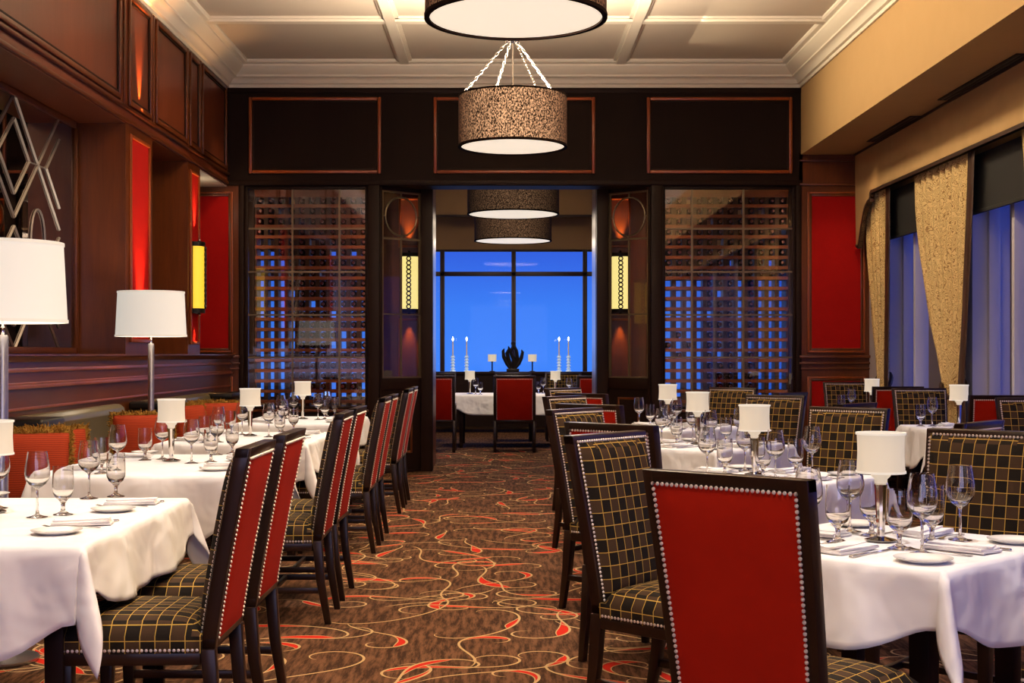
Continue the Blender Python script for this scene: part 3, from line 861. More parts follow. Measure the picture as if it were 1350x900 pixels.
# ================================================================== TABLES AND CLOTHS
TZ = .755
def cloth(sx, sy, dropx, dropy, seed, flare=.10, parent=None, wav=.016):
    """square linen draped over a table sx by sy; corners fall as soft folded points"""
    b = MB(); hx, hy = sx/2, sy/2; n = 46
    rnd = random.Random(seed); ph = [rnd.uniform(0, 6) for _ in range(8)]
    r0 = .02
    def P(a, c):
        ux = max(0, abs(a)-hx); uy = max(0, abs(c)-hy); s1 = 1 if a > 0 else -1; s2 = 1 if c > 0 else -1
        bx = max(-hx, min(hx, a)); by = max(-hy, min(hy, c))
        if ux == 0 and uy == 0:
            return (a, c, TZ+.008)
        r = math.hypot(ux, uy)
        def fall(r):   # rounded edge then nearly straight
            q = r0*PI/2
            if r < q: return r0*math.sin(r/r0), r0*(1-math.cos(r/r0))
            return r0+(r-q)*flare, r0+(r-q)*math.sqrt(1-flare*flare)
        ho, dz = fall(r)
        if ux > 0 and uy > 0:
            th = math.atan2(uy, ux)
            r *= .66+.34*math.sin(2*th)**1.3; ho, dz = fall(r)
            bulge = .26*r*math.sin(2*th)**1.5
            h2 = ho+bulge; d2 = math.sqrt(max(1e-6, (ho*ho+dz*dz)-min(h2*h2, .8*dz*dz)))
            th2 = PI/4+(th-PI/4)*(.55+.45*abs(math.cos(2*th)))
            return (bx+s1*h2*math.cos(th2), by+s2*h2*math.sin(th2), TZ+.008-d2)
        t = c if ux > 0 else a
        q = (hy-abs(c)) if ux > 0 else (hx-abs(a))           # the hem lifts beside each hanging corner
        r *= 1-.34*math.exp(-(q/.15)**2); ho, dz = fall(r)
        k = (0 if a > 0 else 1) if ux > 0 else (2 if c > 0 else 3)
        wv = wav*(r/.25)*(math.sin(t*11+ph[k])+.6*math.sin(t*23+ph[k+4]))
        edge = 1.0
        ho += wv*edge+wav*.6*(r/.25)
        return (bx+s1*ho, by, TZ+.008-dz) if ux > 0 else (bx, by+s2*ho, TZ+.008-dz)
    # non-uniform grid lines so that the edges stay crisp
    def lines(h, drop):
        out = [-h-drop*(1-i/12) for i in range(12)]+[-h-.012, -h-.006]
        out += [-h+2*h*i/24 for i in range(25)]
        out += [h+.006, h+.012]+[h+drop*(i+1)/12 for i in range(12)]
        return sorted(out)
    gx, gy = lines(hx, dropx), lines(hy, dropy)
    vs = [P(a, c) for c in gy for a in gx]; N = len(gx)
    fs = [(j*N+i, j*N+i+1, (j+1)*N+i+1, (j+1)*N+i) for j in range(len(gy)-1) for i in range(N-1)]
    b.add(vs, fs)
    return b.build('tablecloth', 'linen', None, smooth=75, solid=.003)
def table(x, y, sx, sy, rz, nm, drop, seed):
    t = thing('dining_table', 'dark wooden dining table under the cloth of %s' % nm.replace('the ', 'the ', 1), 'table', (x, y, 0), rz, 'dining tables')
    MB().box(-sx/2, sx/2, -sy/2, sy/2, TZ-.035, TZ).build('tabletop', 'dark_wood', t, bevel=.004)
    MB().frame('z', -sx/2+.08, sx/2-.08, -sy/2+.08, sy/2-.08, .025, TZ-.11, TZ-.035).build('apron', 'dark_wood', t, bevel=.003)
    for a in (-1, 1):
        for c in (-1, 1):
            MB().loft([[(a*(sx/2-.11)+u*k, c*(sy/2-.11)+v*k, z) for u, v in ((-1,-1),(1,-1),(1,1),(-1,1))] for z, k in ((0, .026), (TZ-.036, .034))]).build('leg', 'dark_wood', t, bevel=.004)
    cl = cloth(sx, sy, drop[0], drop[1], seed)
    cl.location = (x, y, 0); cl.rotation_euler = (0, 0, rz)
    tag(cl, 'white linen tablecloth draped over %s' % nm, 'tablecloth', 'white tablecloths')
LX, LSX, LSY = -1.79, .98, 1.34
for i, (nm, y) in enumerate(LT): table(LX, y, LSX, LSY, 0, nm, (.235, .37), i)
for i, (nm, x, y) in enumerate(RT): table(x+.02, y-(.20 if i == 0 else .16), (.76 if i == 0 else .82), (.76 if i == 0 else .82), PI/4, nm, (.26, .26) if i == 0 else (.24, .24), 10+i)
for i, (nm, x, y) in enumerate(WT): table(x, y, .70, .80, 0, nm, (.34, .235), 20+i)
table(.15, 19.75, 1.75, 1.2, 0, 'the long table of the far room', (.3, .3), 30)

# ---------------------------------------------------------------- tableware prototypes
def wineglass_proto():
    t = thing('wine_glass', 'glass', 'wine glass')
    out = [(.020, .112), (.030, .120), (.041, .137), (.0445, .155), (.043, .180), (.038, .210), (.0335, .236)]
    inn = [(.0325, .236), (.037, .209), (.0418, .180), (.0432, .155), (.0395, .139), (.028, .123), (.0, .1145)]
    b = MB(); b.lathe([(.004, .102)]+out+inn, 28)
    b.build('bowl', 'bowl_glass', t, smooth=60)
    MB().lathe([(0, 0), (.036, 0), (.0365, .002), (.022, .005), (.007, .012), (.0042, .03), (.0038, .07), (.0042, .095), (.008, .106), (.018, .1115), (0, .1125)], 24).build('stem', 'stem_glass', t, smooth=60)
    return Proto(t)
def goblet_proto():
    t = thing('water_goblet', 'glass', 'water goblet')
    out = [(.018, .056), (.030, .066), (.0375, .085), (.0385, .105), (.0375, .14), (.0360, .178)]
    inn = [(.0350, .178), (.0365, .14), (.0374, .105), (.0362, .087), (.028, .069), (.0, .060)]
    b = MB(); b.lathe([(.006, .048)]+out+inn, 28)
    b.build('bowl', 'bowl_glass', t, smooth=60)
    MB().lathe([(0, 0), (.035, 0), (.0355, .002), (.022, .006), (.009, .014), (.0065, .026), (.008, .042), (.016, .054), (0, .058)], 24).build('stem', 'stem_glass', t, smooth=60)
    return Proto(t)
def plate_proto():
    t = thing('bread_plate', 'plate', 'plate')
    MB().lathe([(0, .004), (.045, .004), (.052, .007), (.080, .0135), (.0825, .0135), (.081, .0115), (.055, .002), (.048, 0), (0, 0)], 36).build('plate_body', 'porcelain', t, smooth=50)
    return Proto(t)
def napkin_proto():
    t = thing('napkin', 'napkin', 'napkin')
    b = MB()
    def sheet(w, d, z, th, ph, sk=0):
        n = 8
        def f(top):
            return lambda u, v: ((u-.5)*w+sk*(v-.5)+.002*math.sin(v*9+ph), (v-.5)*d+.003*math.sin(u*7+ph), z+(th if top else 0)+.0025*math.sin(u*5+ph)*math.sin(v*4+ph)+.0025)
        b.grid(f(1), n, n); b.grid(f(0), n, n, True)
        e1 = [f(1)(u, v) for u, v in [(i/n, 0) for i in range(n)]+[(1, i/n) for i in range(n)]+[(1-i/n, 1) for i in range(n)]+[(0, 1-i/n) for i in range(n)]]
        e0 = [f(0)(u, v) for u, v in [(i/n, 0) for i in range(n)]+[(1, i/n) for i in range(n)]+[(1-i/n, 1) for i in range(n)]+[(0, 1-i/n) for i in range(n)]]
        b.loft([e0, e1], True, False)
    sheet(.115, .20, 0, .006, .3); sheet(.110, .19, .0062, .006, 1.4, .01); sheet(.055, .185, .0125, .006, 2.2, -.008)
    b.build('folded_cloth', 'linen', t, smooth=40, weld=True)
    return Proto(t)
def fork_proto():
    t = thing('fork', 'fork', 'fork')
    b = MB(); pr = [(-.095, .0045, .001), (-.09, .0062, .001), (-.03, .0045, .004), (.02, .003, .006), (.045, .004, .004), (.055, .010, .002), (.065, .012, .001)]
    b.loft([[(-w, y, z), (w, y, z), (w, y, z+.0022), (-w, y, z+.0022)] for y, w, z in pr])
    b.build('handle', 'steel', t, smooth=40)
    b = MB()
    for k in range(4):
        x = -.0093+.0062*k
        b.loft([[(x-w, y, z), (x+w, y, z), (x+w, y, z+.0018), (x-w, y, z+.0018)] for y, w, z in ((.064, .0022, .001), (.085, .0019, .0015), (.105, .001, .006))])
    b.build('tines', 'steel', t, smooth=40)
    return Proto(t)
def knife_proto():
    t = thing('knife', 'knife', 'knife')
    MB().loft([[(-w, y, 0), (w, y, 0), (w, y, h), (-w, y, h)] for y, w, h in ((-.115, .006, .004), (-.11, .0075, .006), (-.03, .006, .006), (-.005, .0045, .005))], True, True).build('handle', 'steel', t, bevel=.0012)
    MB().loft([[(-.005, y, .0), (w, y, .0), (w, y, .002), (-.005, y, .0026)] for y, w in ((-.006, .0045), (.02, .008), (.08, .009), (.105, .005), (.115, -.003))], True, True).build('blade', 'steel', t, smooth=30)
    return Proto(t)
def lamp_proto():
    t = thing('table_lamp', 'lamp', 'table lamp', group='small candle lamps on the tables')
    MB().lathe([(0, 0), (.044, 0), (.050, .003), (.050, .007), (.030, .011), (.014, .016), (0, .016)], 8).build('base', 'under_steel', t, smooth=20)
    MB().lathe([(.0115, .015), (.012, .03), (.019, .165), (.0205, .178), (.017, .182), (0, .182)], 10).build('stem', 'chrome', t, smooth=25)
    MB().lathe([(.016, .18), (.020, .185), (.020, .195), (.030, .205), (.032, .222), (0, .222)], 16).build('candle_cup', 'shade_cream', t, smooth=50)
    R = .074
    pr = [(R*1.01, .217), (R*.99, .235), (R*.965, .275), (R*.965, .295), (R*.985, .33), (R*1.0, .338)]
    b = MB(); b.lathe(pr, 32).lathe([(r-.003, z) for r, z in reversed(pr)], 32)
    ls = b.build('lamp_shade', 'shade_cream', t, smooth=60)
    for za in (.214, .334):
        MB().lathe([(R+.003, za), (R+.003, za+.007), (R-.004, za+.007), (R-.004, za), (R+.003, za)], 32).build('shade_binding', 'shade_trim', ls, smooth=40)
    return Proto(t)
WG, GB, PL, NP, FK, KN, TL = wineglass_proto(), goblet_proto(), plate_proto(), napkin_proto(), fork_proto(), knife_proto(), lamp_proto()
ZT = TZ+.0105
def setting(ex, ey, a, where, rnd, lay=None, detail=True):
    """a place setting: (ex,ey) the table edge before the diner, a = direction the diner looks; lay = (in, right) of the glasses and the plate"""
    i = Vector((math.cos(a), math.sin(a))); r = Vector((i.y, -i.x)); e = Vector((ex, ey))
    small = lay is not None
    wg, gb, pl = lay or ((.37, .19), (.30, .265), (.155, -.24))
    def at(inn, rt):
        j = .006 if small else .012
        p = e+i*(inn+rnd.uniform(-j, j))+r*(rt+rnd.uniform(-j, j)); return (p.x, p.y, ZT)
    def put(pr, p, rz, label, group):
        if seen(p[0], p[1], p[2]+.1): pr.put(p, rz, label, group)
    put(WG, at(*wg), 0, 'tall stemmed wine glass at %s' % where, 'wine glasses on the tables')
    put(GB, at(*gb), 0, 'short-stemmed water goblet at %s' % where, 'water goblets on the tables')
    if not detail: return
    t = .10 if small else .25
    put(PL, at(*pl), 0, 'small white bread plate at %s' % where, 'white bread plates')
    put(NP, at(.14 if small else .16, 0), a-PI/2+rnd.uniform(-t, t), 'folded white napkin at %s' % where, 'folded napkins')
    p = at(.15, -.095); put(FK, p, a-PI/2+rnd.uniform(-.1, .1)*(t > .2), 'steel fork at %s' % where, 'forks on the tables')
    p = at(.14 if small else .165, .095); put(KN, p, a-PI/2+rnd.uniform(-.1, .1)*(t > .2), 'steel knife at %s' % where, 'knives on the tables')
LAY4 = ((.24, .20), (.285, .105), (.11, -.285)); LAY2 = ((.25, .17), (.24, .26), (.12, -.22))
rnd = random.Random(5)
xe0, xe1 = LX-LSX/2, LX+LSX/2
for k, (nm, y) in enumerate(LT):
    for dy, s in ((-.24, 'near'), (.38, 'far')):
        setting(xe1, y+dy+.06, PI, 'the %s aisle seat of %s' % (s, nm), rnd)
        setting(xe0, y+dy+(-.10 if s == 'near' else .10), 0, 'the %s banquette seat of %s' % (s, nm), rnd)
    TL.put((LX-(.10 if k == 0 else .03), y+.16, ZT), .2, 'small cream-shaded lamp on %s' % nm)
for i, (nm, x, y) in enumerate(RT):
    for sname, a in RS.items():
        a2 = a-math.radians(5); hs = .385 if i == 0 else .41; yc = y-(.20 if i == 0 else .16); setting(x+.02+hs*math.cos(a2), yc+hs*math.sin(a2), a2+PI, 'the %s seat of %s' % (sname, nm), rnd, LAY4)
    TL.put((x-(.0 if i else -.01), y-(.13 if i else .185), ZT), .4, 'small cream-shaded lamp on %s' % nm)
for nm, x, y in WT:
    setting(x, y-.40, PI/2, 'the near seat of %s' % nm, rnd, LAY2); setting(x, y+.40, -PI/2, 'the far seat of %s' % nm, rnd, LAY2)
    TL.put((x, y, ZT), .1, 'small white-shaded lamp on %s' % nm)
for x, s in ((-.60, 'left end'), (.15, 'middle'), (.78, 'right end')):
    setting(x, 19.15, PI/2, 'the near %s of the far room table' % s, rnd, detail=False)
    setting(x, 20.35, -PI/2, 'the far %s of the far room table' % s, rnd, detail=False)
TL.put((-.50, 19.72, ZT), 0, 'small lamp on the left of the far room table')
TL.put((.76, 19.55, ZT), 0, 'small lamp on the right of the far room table')

# ================================================================== FAR ROOM CONSOLE
t = thing('console_table', 'dark console below the far windows', 'console', (.15, 23.2, 0))
MB().box(-1.75, 1.75, -.22, .22, 1.00, 1.05).build('console_top', 'dark_wood', t, bevel=.005)
MB().box(-1.68, 1.68, -.20, .20, .10, 1.00).build('console_body', 'dark_wood', t, smooth=0)
for sx in (-1, 1): MB().box(sx*1.6-.04, sx*1.6+.04, -.18, .18, 0, .10).build('foot', 'dark_wood', t, smooth=0)
zc = 1.051
t = thing('sculpture', 'dark flame-shaped abstract sculpture on the far console', 'sculpture', (.16, 23.2, zc))
MB().box(-.11, .11, -.08, .08, 0, .05).build('plinth', 'sculpture', t, bevel=.005)
b = MB()
for (x0, pts) in ((0, [(-.04, .05), (-.10, .14), (-.16, .26), (-.17, .36), (-.15, .40)]), (0, [(.03, .05), (.10, .14), (.15, .24), (.17, .34), (.15, .38)]), (0, [(-.03, .05), (-.07, .2), (-.10, .32), (-.06, .40), (-.08, .44)]), (0, [(.0, .05), (.02, .2), (-.04, .34), (.02, .46), (.05, .50)]), (0, [(.04, .05), (.08, .2), (.06, .36), (.02, .45), (-.03, .48)])):
    m = len(pts); b.tube([(u, .02*math.sin(w*9), w) for u, w in pts], [.03, .038, .034, .026, .008], 8)
b.lathe([(.001, .46), (.03, .47), (.045, .50), (.042, .53), (.02, .55), (.001, .552)], 14, Matrix.Translation((.01, 0, -.02)))
b.build('leaf_forms', 'sculpture', t)
def console_lamp():
    t = thing('candle_lamp', 'lamp', 'candle lamp', group='candle lamps on the far console')
    MB().lathe([(0, 0), (.05, 0), (.05, .01), (.012, .02), (.012, .16), (.03, .18), (0, .18)], 14).build('stem', 'sculpture', t, smooth=40)
    MB().lathe([(.0, .175), (.072, .175), (.075, .30), (.07, .30), (.067, .18)], 24).build('lamp_shade', 'shade_cream', t, smooth=50)
    return Proto(t)
CLP = console_lamp()
CLP.put((-.20, 23.2, zc), 0, 'small candle lamp left of the dark sculpture')
CLP.put((.50, 23.2, zc), 0, 'small candle lamp right of the dark sculpture')
def candlestick():
    t = thing('candlestick', 'candlestick', 'candlestick', group='crystal candlesticks on the far console')
    pr = [(0, 0), (.05, 0), (.05, .015)]
    for k in range(5): pr += [(.022, .03+k*.05), (.042, .05+k*.05), (.022, .07+k*.05)]
    pr += [(.03, .285), (0, .285)]
    MB().lathe(pr, 16).build('crystal_stem', 'crystal', t, smooth=40)
    tp = MB().lathe([(.011, .28), (.0095, .53), (0, .535)], 12).build('taper_candle', 'candle_wax', t, smooth=50)
    MB().lathe([(0, .535), (.010, .55), (.012, .565), (.006, .59), (0, .605)], 10).build('flame', 'flame', tp, smooth=60)
    return Proto(t)
CS = candlestick()
for x, s in ((-.885, 'outer candlestick left of the sculpture'), (-.645, 'inner candlestick left of the sculpture'), (.965, 'inner candlestick right of the sculpture'), (1.13, 'outer candlestick right of the sculpture')):
    CS.put((x, 23.2, zc), 0, 'crystal %s with a lit taper' % s)

# ================================================================== BANQUETTES, CUSHIONS, FLOOR LAMPS
def banquette(y0, y1, label):
    t = thing('banquette', label, 'banquette', (-2.7, (y0+y1)/2, 0), 0, 'leather banquettes along the left wall')
    h = (y1-y0)/2
    MB().box(-.36, .26, -h, h, 0, .34).build('base', 'dark_wood', t, bevel=.004)
    b = MB(); b.box(-.30, .30, -h, h, .34, .47); b.build('seat_cushion', 'leather', t, bevel=.035, seg=4)
    pr = [(-.36, .45), (-.36, .93), (-.345, .958), (-.31, .968), (-.265, .965), (-.235, .94), (-.225, .90), (-.245, .84), (-.235, .6), (-.21, .45)]
    MB().prism(pr, 'y', -h, h).build('backrest', 'leather', t, bevel=.006)
banquette(4.0, 7.82, 'olive leather banquette behind the two nearest left tables')
banquette(8.30, 10.30, 'olive leather banquette behind the third left table')
banquette(11.10, 13.30, 'olive leather banquette behind the fourth left table')
for y0, y1, s in ((7.86, 8.26, 'between the nearer banquettes'), (10.86, 11.06, 'beside the far floor lamp'), (13.34, 13.74, 'at the far end of the banquettes')):
    t = thing('banquette_divider', 'dark padded banquette divider %s' % s, 'divider', (-2.85, (y0+y1)/2, 0), 0, 'banquette dividers')
    h = (y1-y0)/2
    MB().box(-.20, .12, -h, h, 0, .90).build('divider_body', 'dark_wood', t, bevel=.01)
    MB().box(-.21, .13, -h-.01, h+.01, .90, .965).build('divider_cap', 'black_metal', t, bevel=.02, seg=3)
def cushion_proto():
    t = thing('throw_cushion', 'cushion', 'cushion', group='rust cushions on the banquettes')
    w = .225
    def edge(a, c):
        k = 1-.07*(1-c*c); q = 1-.07*(1-a*a)
        rr = 1-.06*(abs(a)*abs(c))**3
        return a*w*k*rr, w+c*w*q*rr
    def f(s):
        def g(u, v):
            a, c = 2*u-1, 2*v-1
            th = .088*math.sqrt(max(0, (1-a*a)*(1-c*c)))**.75
            x, z = edge(a, c)
            return (x, s*th, z)
        return g
    b = MB(); b.grid(f(-1), 22, 22); b.grid(f(1), 22, 22, True)
    cc = b.build('cushion_cover', 'cushion_cloth', t, smooth=80, weld=True)
    rnd2 = random.Random(2); b = MB(); pts = []
    for q in range(4):
        for i in range(30):
            s = -1+2*i/30
            a, c = [(s, -1), (1, s), (-s, 1), (-1, -s)][q]
            x, z = edge(a, c); pts.append((x, 0, z))
    b.tube([(p[0], rnd2.uniform(-.003, .003), p[2]) for p in pts], [.009+.004*rnd2.random() for _ in pts], 7, closed=True)
    for p in pts:
        for _ in range(7):
            d = Vector((p[0], 0, p[2]-w)).normalized()
            a = Vector(p)+Vector((rnd2.uniform(-.009, .009), rnd2.uniform(-.010, .010), rnd2.uniform(-.009, .009)))
            e = a+d*rnd2.uniform(.010, .030)+Vector((rnd2.uniform(-.012, .012), rnd2.uniform(-.028, .028), rnd2.uniform(-.012, .012)))
            m = (a+e)/2+Vector((rnd2.uniform(-.006, .006), rnd2.uniform(-.006, .006), .004))
            b.tube([a, m, e], [.0045, .004, .0015], 5)
    b.build('fringe', 'fringe_gold', cc, smooth=60)
    return Proto(t)
CU = cushion_proto()
def cush(x, y, rz, lab, tilt=.16):
    o = CU.put((x, y, .482), rz, lab); o.rotation_euler = (tilt, 0, rz)
cush(-2.62, 7.35, .25, 'rust cushion with gold fringe, closest, beside the tall steel lamp', -.15)
cush(-2.62, 7.76, .62, 'rust cushion tucked behind the closest fringed cushion', -.2)
cush(-2.60, 9.60, .35, 'rust fringed cushion behind the third left table', -.15)
cush(-2.66, 11.36, 1.18, 'gold-fringed cushion seen edge-on beside the far lamp', -.1)
cush(-2.60, 11.98, .30, 'rust fringed cushion nearest the end wall', -.15)

def floor_lamp_proto():
    t = thing('floor_lamp', 'lamp', 'floor lamp', group='tall steel floor lamps')
    MB().lathe([(0, 0), (.15, 0), (.155, .006), (.155, .018), (.05, .028), (.03, .04), (0, .04)], 32).build('base', 'brushed_steel', t, smooth=40)
    MB().lathe([(.0235, .03), (.0235, 1.425), (.020, 1.435), (0, 1.436)], 24).build('pole', 'brushed_steel', t, smooth=40)
    MB().lathe([(.010, 1.43), (.008, 1.445), (.006, 1.46), (.010, 1.468), (.005, 1.475), (.005, 1.53), (0, 1.53)], 12).build('neck', 'chrome', t, smooth=40)
    z0, z1, r0, r1 = 1.495, 1.835, .272, .255
    b = MB(); b.lathe([(r0, z0), (r1, z1)], 56).lathe([(r1-.004, z1), (r0-.004, z0)], 56)
    ls = b.build('lamp_shade', 'big_shade', t, smooth=60)
    for r, z in ((r0, z0), (r1, z1)): MB().lathe([(r+.004, z-.006), (r+.004, z+.008), (r-.006, z+.008), (r-.006, z-.006), (r+.004, z-.006)], 56).build('shade_binding', 'shade_trim', ls, smooth=40)
    b = MB()
    for k in range(3):
        a = 2*PI*k/3; b.cyl((0, 0, z0+.02), (r0*.985*math.cos(a), r0*.985*math.sin(a), z0+.02), .003, None, 6)
    b.build('shade_spider', 'chrome', ls, smooth=40)
    return Proto(t)
FL = floor_lamp_proto()
FL.put((-2.205, 5.86, 0), 0, 'tall steel floor lamp cut by the left frame edge')
FL.put((-2.765, 10.44, 0), .5, 'tall steel floor lamp with cream shade between banquettes')

# ================================================================== WINDOW DRESSING
t = thing('window_valance', 'long beige suede valance with brown trim over the windows', 'valance', (3.95, 0, 3.08))
ZB, ZTOP, YE = 0.0, .52, 14.32
poly = [(YB+.2, ZB), (YE, ZB), (YE+.02, -.03), (YE+.02, -.085), (YE+.12, -.09)]
for k in range(9):
    u = k/8; poly.append((YE+.14+.36*u, -.11-.44*(1-math.cos(u*PI*.62))/(1-math.cos(PI*.62))))
poly += [(YE+.60, -.53), (YE+.63, 0), (YE+.65, ZTOP), (YB+.2, ZTOP)]
MB().prism(poly, 'x', 0, .035).build('valance_board', 'suede', t, smooth=0)
b = MB(); e = [(0.012, y, z) for y, z in poly[:-3]]
for p, q in zip(e[:-1], e[1:]):
    p, q = Vector(p), Vector(q); d = (q-p).normalized(); n = Vector((0, -d.z, d.y)); 
    b.loft([[P+n*0.0+Vector((-.02, 0, 0)), P+n*.034+Vector((-.02, 0, 0)), P+n*.034+Vector((.03, 0, 0)), P+Vector((.03, 0, 0))] for P in (p-d*.004, q+d*.004)])
b.build('trim_band', 'brown_trim', t, smooth=0)
MB().box(-.012, .02, YB+.2, YE+.65, ZTOP-.022, ZTOP).build('top_trim', 'brown_trim', t, smooth=0)

def shade(y0, y1, lab):
    t = thing('window_blind', lab, 'blind', (4.11, (y0+y1)/2, 2.58), 0, 'black window blinds')
    h = (y1-y0)/2
    bl = MB().box(-.008, .006, -h, h, 0, .50); bl = bl.build('blind_cloth', 'black_shade', t, smooth=0)
    MB().box(-.014, .012, -h, h, -.012, .02).build('hem_bar', 'black_shade', bl, bevel=.004)
shade(12.02, 14.2, 'black blind over the farthest window'); shade(9.42, 11.70, 'black blind over the second window'); shade(6.82, 9.10, 'black blind of the window cut by the frame')

def curtain(yf, yn, yf2, yn2, lab, pleats, zt=1.08, tie=True):
    """far/near edges at the top and at the tie height"""
    t = thing('window_curtain', lab, 'curtain', (4.05, (yf+yn)/2, 0), 0, 'patterned gold curtains')
    yc = (yf+yn)/2; z0, z1 = .03, 3.14
    def edges(z):
        if z >= zt:
            u = (z1-z)/(z1-zt)
            return yf+(yf2-yf)*u**1.7, yn+(yn2-yn)*u**1.3
        u = (zt-z)/(zt-z0); k = u**.7
        w = (yf2-yn2); m = (yf2+yn2)/2
        return m+w*.5*(1+1.1*k), m-w*.5*(1+.5*k)
    def f(u, v):
        z = z0+(z1-z0)*v; a, c = edges(z)
        comp = min(1.0, (yf-yn)/max(.05, a-c))
        amp = .030*min(1.4, comp**.5)
        return (.0+amp*math.sin(2*PI*pleats*u+.6*math.sin(3*z))+.006*math.sin(2*PI*pleats*2.3*u+z), a+(c-a)*u-yc, z)
    b = MB(); nu, nv = pleats*10, 40
    b.grid(f, nu, nv)
    o = b.build('drape', 'curtain_cloth', t, smooth=80, solid=.004)
    uv = o.data.uv_layers[0].data                # cloth pattern follows the cloth
    wd = (yf-yn)*1.35
    for p in o.data.polygons:
        for li in p.loop_indices:
            vi = o.data.loops[li].vertex_index
            uv[li].uv = ((vi % (nu+1))/nu*wd, (vi//(nu+1))/nv*(z1-z0))
    def g(u, v):
        z = z0+(z1-z0)*v; a, c = edges(z)
        return (-.030-.015*u, c-yc-.20*u+.02, z)
    MB().grid(g, 2, 40).build('border', 'brown_trim', t, smooth=80, solid=.005)
    if tie:
        a, c = edges(zt); m = (a+c)/2-yc; r = (a-c)/2+.02
        pts = [(.0+.07*math.cos(q), m+r*math.sin(q)*1.0, zt+.10*math.cos(q-.6)-.02) for q in [2*PI*k/24 for k in range(24)]]
        MB().tube(pts, .022, 8, closed=True).build('tieback', 'brown_trim', t)
curtain(14.90, 13.98, 14.35, 14.05, 'narrow gold curtain at the far corner beside the red panel', 5)
curtain(13.14, 11.50, 12.22, 11.76, 'gold maze-patterned curtain tied back between two windows', 9)
curtain(10.42, 8.9, 9.6, 9.15, 'gold curtain cut by the right frame edge', 8)

# dark slots of the air diffusers in the soffit
for y0, y1, s in ((12.55, 14.05, 'farther'), (9.95, 11.75, 'nearer')):
    t = thing('air_vent', '%s black slot diffuser in the beige soffit' % s, 'vent', (3.885, (y0+y1)/2, 3.598), 0, 'slot diffusers')
    h = (y1-y0)/2
    MB().frame('z', -.055, .055, -h, h, .012, -.008, 0).build('vent_frame', 'vent_black', t, smooth=0)
    MB().box(-.045, .045, -h+.01, h-.01, -.003, 0).build('vent_back', 'vent_black', t, smooth=0)
    b = MB()
    for x in (-.02, .02): b.box(x-.010, x+.010, -h+.015, h-.015, -.007, -.003)
    b.build('vent_blade', 'black_metal', t, smooth=0)

# ================================================================== LIGHT
wd = bpy.data.worlds.new('dusk'); scene.world = wd; wd.use_nodes = True
nt = wd.node_tree; nt.nodes.clear()
o = nt.nodes.new('ShaderNodeOutputWorld'); bg = nt.nodes.new('ShaderNodeBackground')
tc = nt.nodes.new('ShaderNodeTexCoord'); sp = nt.nodes.new('ShaderNodeSeparateXYZ'); cr = nt.nodes.new('ShaderNodeValToRGB')
mx = nt.nodes.new('ShaderNodeMix'); mx.data_type = 'RGBA'; mr = nt.nodes.new('ShaderNodeMapRange'); mr.inputs[1].default_value = .08; mr.inputs[2].default_value = .26
nt.links.new(tc.outputs['Generated'], sp.inputs[0]); nt.links.new(sp.outputs[2], cr.inputs[0]); nt.links.new(sp.outputs[0], mr.inputs[0])
nt.links.new(mr.outputs[0], mx.inputs[0]); nt.links.new(cr.outputs[0], mx.inputs[6]); mx.inputs[7].default_value = (.010, .055, .55, 1)
nt.links.new(mx.outputs[2], bg.inputs[0]); nt.links.new(bg.outputs[0], o.inputs[0])
els = cr.color_ramp.elements
els[0].position = 0.0; els[0].color = (.055, .24, .98, 1)
els[1].position = .30; els[1].color = (.022, .07, .55, 1)
e = els.new(.035); e.color = (.048, .215, .93, 1)
e = els.new(.075); e.color = (.036, .125, .76, 1)
bg.inputs[1].default_value = 1.0

LK = 1.0
def area(loc, rot, sx, sy, w, c, spread=180):
    d = bpy.data.lights.new('area_light', 'AREA'); d.shape = 'RECTANGLE'; d.size = sx; d.size_y = sy; d.energy = w*LK; d.color = c; d.spread = math.radians(spread)
    o = bpy.data.objects.new('area_light', d); o.location = loc; o.rotation_euler = rot; col.objects.link(o); return o
def disk(loc, r, w, c, up=False, spread=180):
    d = bpy.data.lights.new('area_light', 'AREA'); d.shape = 'DISK'; d.size = r*2; d.energy = w*LK; d.color = c; d.spread = math.radians(spread)
    o = bpy.data.objects.new('area_light', d); o.location = loc; o.rotation_euler = (PI if up else 0, 0, 0); col.objects.link(o); return o
def spot(loc, to, w, ang, c, soft=.5, r=.04):
    d = bpy.data.lights.new('spot_light', 'SPOT'); d.energy = w*LK; d.spot_size = math.radians(ang); d.spot_blend = soft; d.color = c; d.shadow_soft_size = r
    o = bpy.data.objects.new('spot_light', d); o.location = loc; o.rotation_euler = (Vector(to)-Vector(loc)).to_track_quat('-Z', 'Y').to_euler(); col.objects.link(o); return o
def point(loc, w, c, r=.05):
    d = bpy.data.lights.new('bulb_light', 'POINT'); d.energy = w*LK; d.color = c; d.shadow_soft_size = r
    o = bpy.data.objects.new('bulb_light', d); o.location = loc; col.objects.link(o); return o
WARM, NEUT, COOL = (1, .80, .58), (1, .98, .965), (.80, .78, 1.0)
for y, z in ((6.6, 3.03), (11.05, 3.07), (2.2, 3.05)):
    disk((.07, y, z-.012), .42, 38, WARM)
    disk((.07, y, z+.30), .40, 480, WARM, up=True)
for y in (18.0, 21.4):
    disk((.14, y, 3.15), .55, 60, WARM); disk((.14, y, 3.5), .5, 80, WARM, up=True)
# unseen spots added above the tables to brighten the cloths
for nm, y in LT: spot((LX+.1, y-.2, 4.56), (LX, y, .76), 350, 38, NEUT, .8)
for nm, x, y in RT: spot((x, y-.2, 4.56), (x, y, .76), 350, 36, NEUT, .8)
for nm, x, y in WT: spot((x-.5, y-.3, 3.57), (x, y, .76), 90, 40, NEUT, .8)
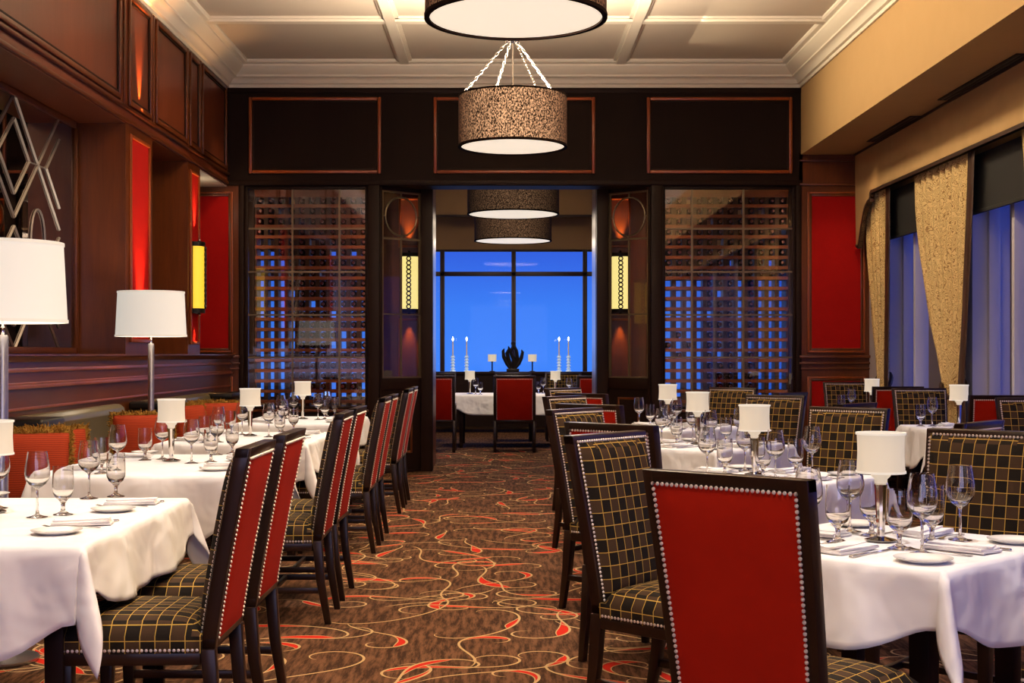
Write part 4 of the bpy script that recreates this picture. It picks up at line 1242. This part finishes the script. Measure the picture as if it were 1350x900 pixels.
# added warm lights for walls, chair backs and bulkhead, without fittings
AMB = (1, .66, .36)
for y in (4.5, 7.0, 9.5, 12.2): spot((-1.7, y, 4.5), (XL, y+.2, 2.6), 95, 85, AMB, .9, .1)
area((1.0, 8.2, 4.56), (0, math.radians(25), 0), .25, 11, 75, (1, .72, .42), 62)
area((1.9, 8.5, 4.55), (0, math.radians(-62), 0), .25, 11, 120, (1, .78, .50), 110)
spot((-2.2, 13.9, 4.3), (-3.3, 15, 2.0), 70, 60, AMB, .9, .1); spot((3.75, 14.0, 3.5), (3.75, 15, 1.6), 30, 70, AMB, .9, .1)
for x0, x1 in ((-2.92, -1.55), (1.81, 3.28)):      # unseen area lights added at both jambs to brighten the racks
    area((x0+.03, 15.18, 2.0), (PI/2, 0, math.radians(-50)), .05, 2.3, 7, AMB); area((x1-.03, 15.18, 2.0), (PI/2, 0, math.radians(50)), .05, 2.3, 7, AMB)
# added cool fill light from behind the viewer, set in the wall opening
area((.1, YB-.05, 1.9), (PI/2, 0, 0), 5.2, 2.7, 115, (.73, .69, 1.0))
def sun(d, e, c, ang):
    L = bpy.data.lights.new('dusk_sky', 'SUN'); L.energy = e*LK; L.color = c; L.angle = math.radians(ang)
    o = bpy.data.objects.new('dusk_sky', L); o.rotation_euler = Vector(d).to_track_quat('-Z', 'Y').to_euler(); col.objects.link(o)
sun((-1, -.10, -.75), 1.1, (.28, .36, 1.0), 36)      # dusk sky through the window wall
sun((0, -1, -.30), 1.0, (.25, .42, 1.0), 50)         # and through the far room
# sconces
RED = (1, .50, .18)
def sconce_lights(x, y, z, nx, ny):
    spot((x+nx*.05, y+ny*.05, z+.42), (x+nx*.02, y+ny*.02, z+1.4), 75, 46, RED, .9, .015)
    spot((x+nx*.05, y+ny*.05, z-.42), (x+nx*.02, y+ny*.02, z-1.4), 40, 46, RED, .9, .015)
sconce_lights(XL, 13.36, 2.12, 1, 0); sconce_lights(-1.123, W+.86, 2.2, 0, -1); sconce_lights(1.385, W+.86, 2.2, 0, -1)
# uplight washing the red inset of the wide pilaster
spot((XL+.09, 11.36, 1.42), (XL-.01, 11.36, 3.4), 480, 34, (1, .42, .14), .9, .02)
spot((XL+.035, 11.36, 3.40), (XL-.03, 11.36, 4.2), 420, 34, (1, .36, .10), .9, .01)  # second spot added above the lintel for the light cone, no fitting there
point((-2.19, 5.86, 1.70), 14, WARM, .08); point((-2.765, 10.44, 1.70), 14, WARM, .08)
point((-3.3, 14.3, 3.0), 2, WARM, .05)

# ================================================================== RENDER LOOK
scene.view_settings.view_transform = 'Standard'
scene.view_settings.look = 'None'
scene.view_settings.exposure = 0.0
scene.view_settings.gamma = 1.0
scene.view_settings.use_curve_mapping = False
cy = scene.cycles
cy.use_denoising = True
try: cy.denoiser = 'OPENIMAGEDENOISE'
except Exception: pass
cy.max_bounces = 10; cy.transparent_max_bounces = 24; cy.transmission_bounces = 8; cy.glossy_bounces = 5; cy.diffuse_bounces = 4
cy.caustics_reflective = False; cy.caustics_refractive = True
cy.sample_clamp_indirect = 4.0
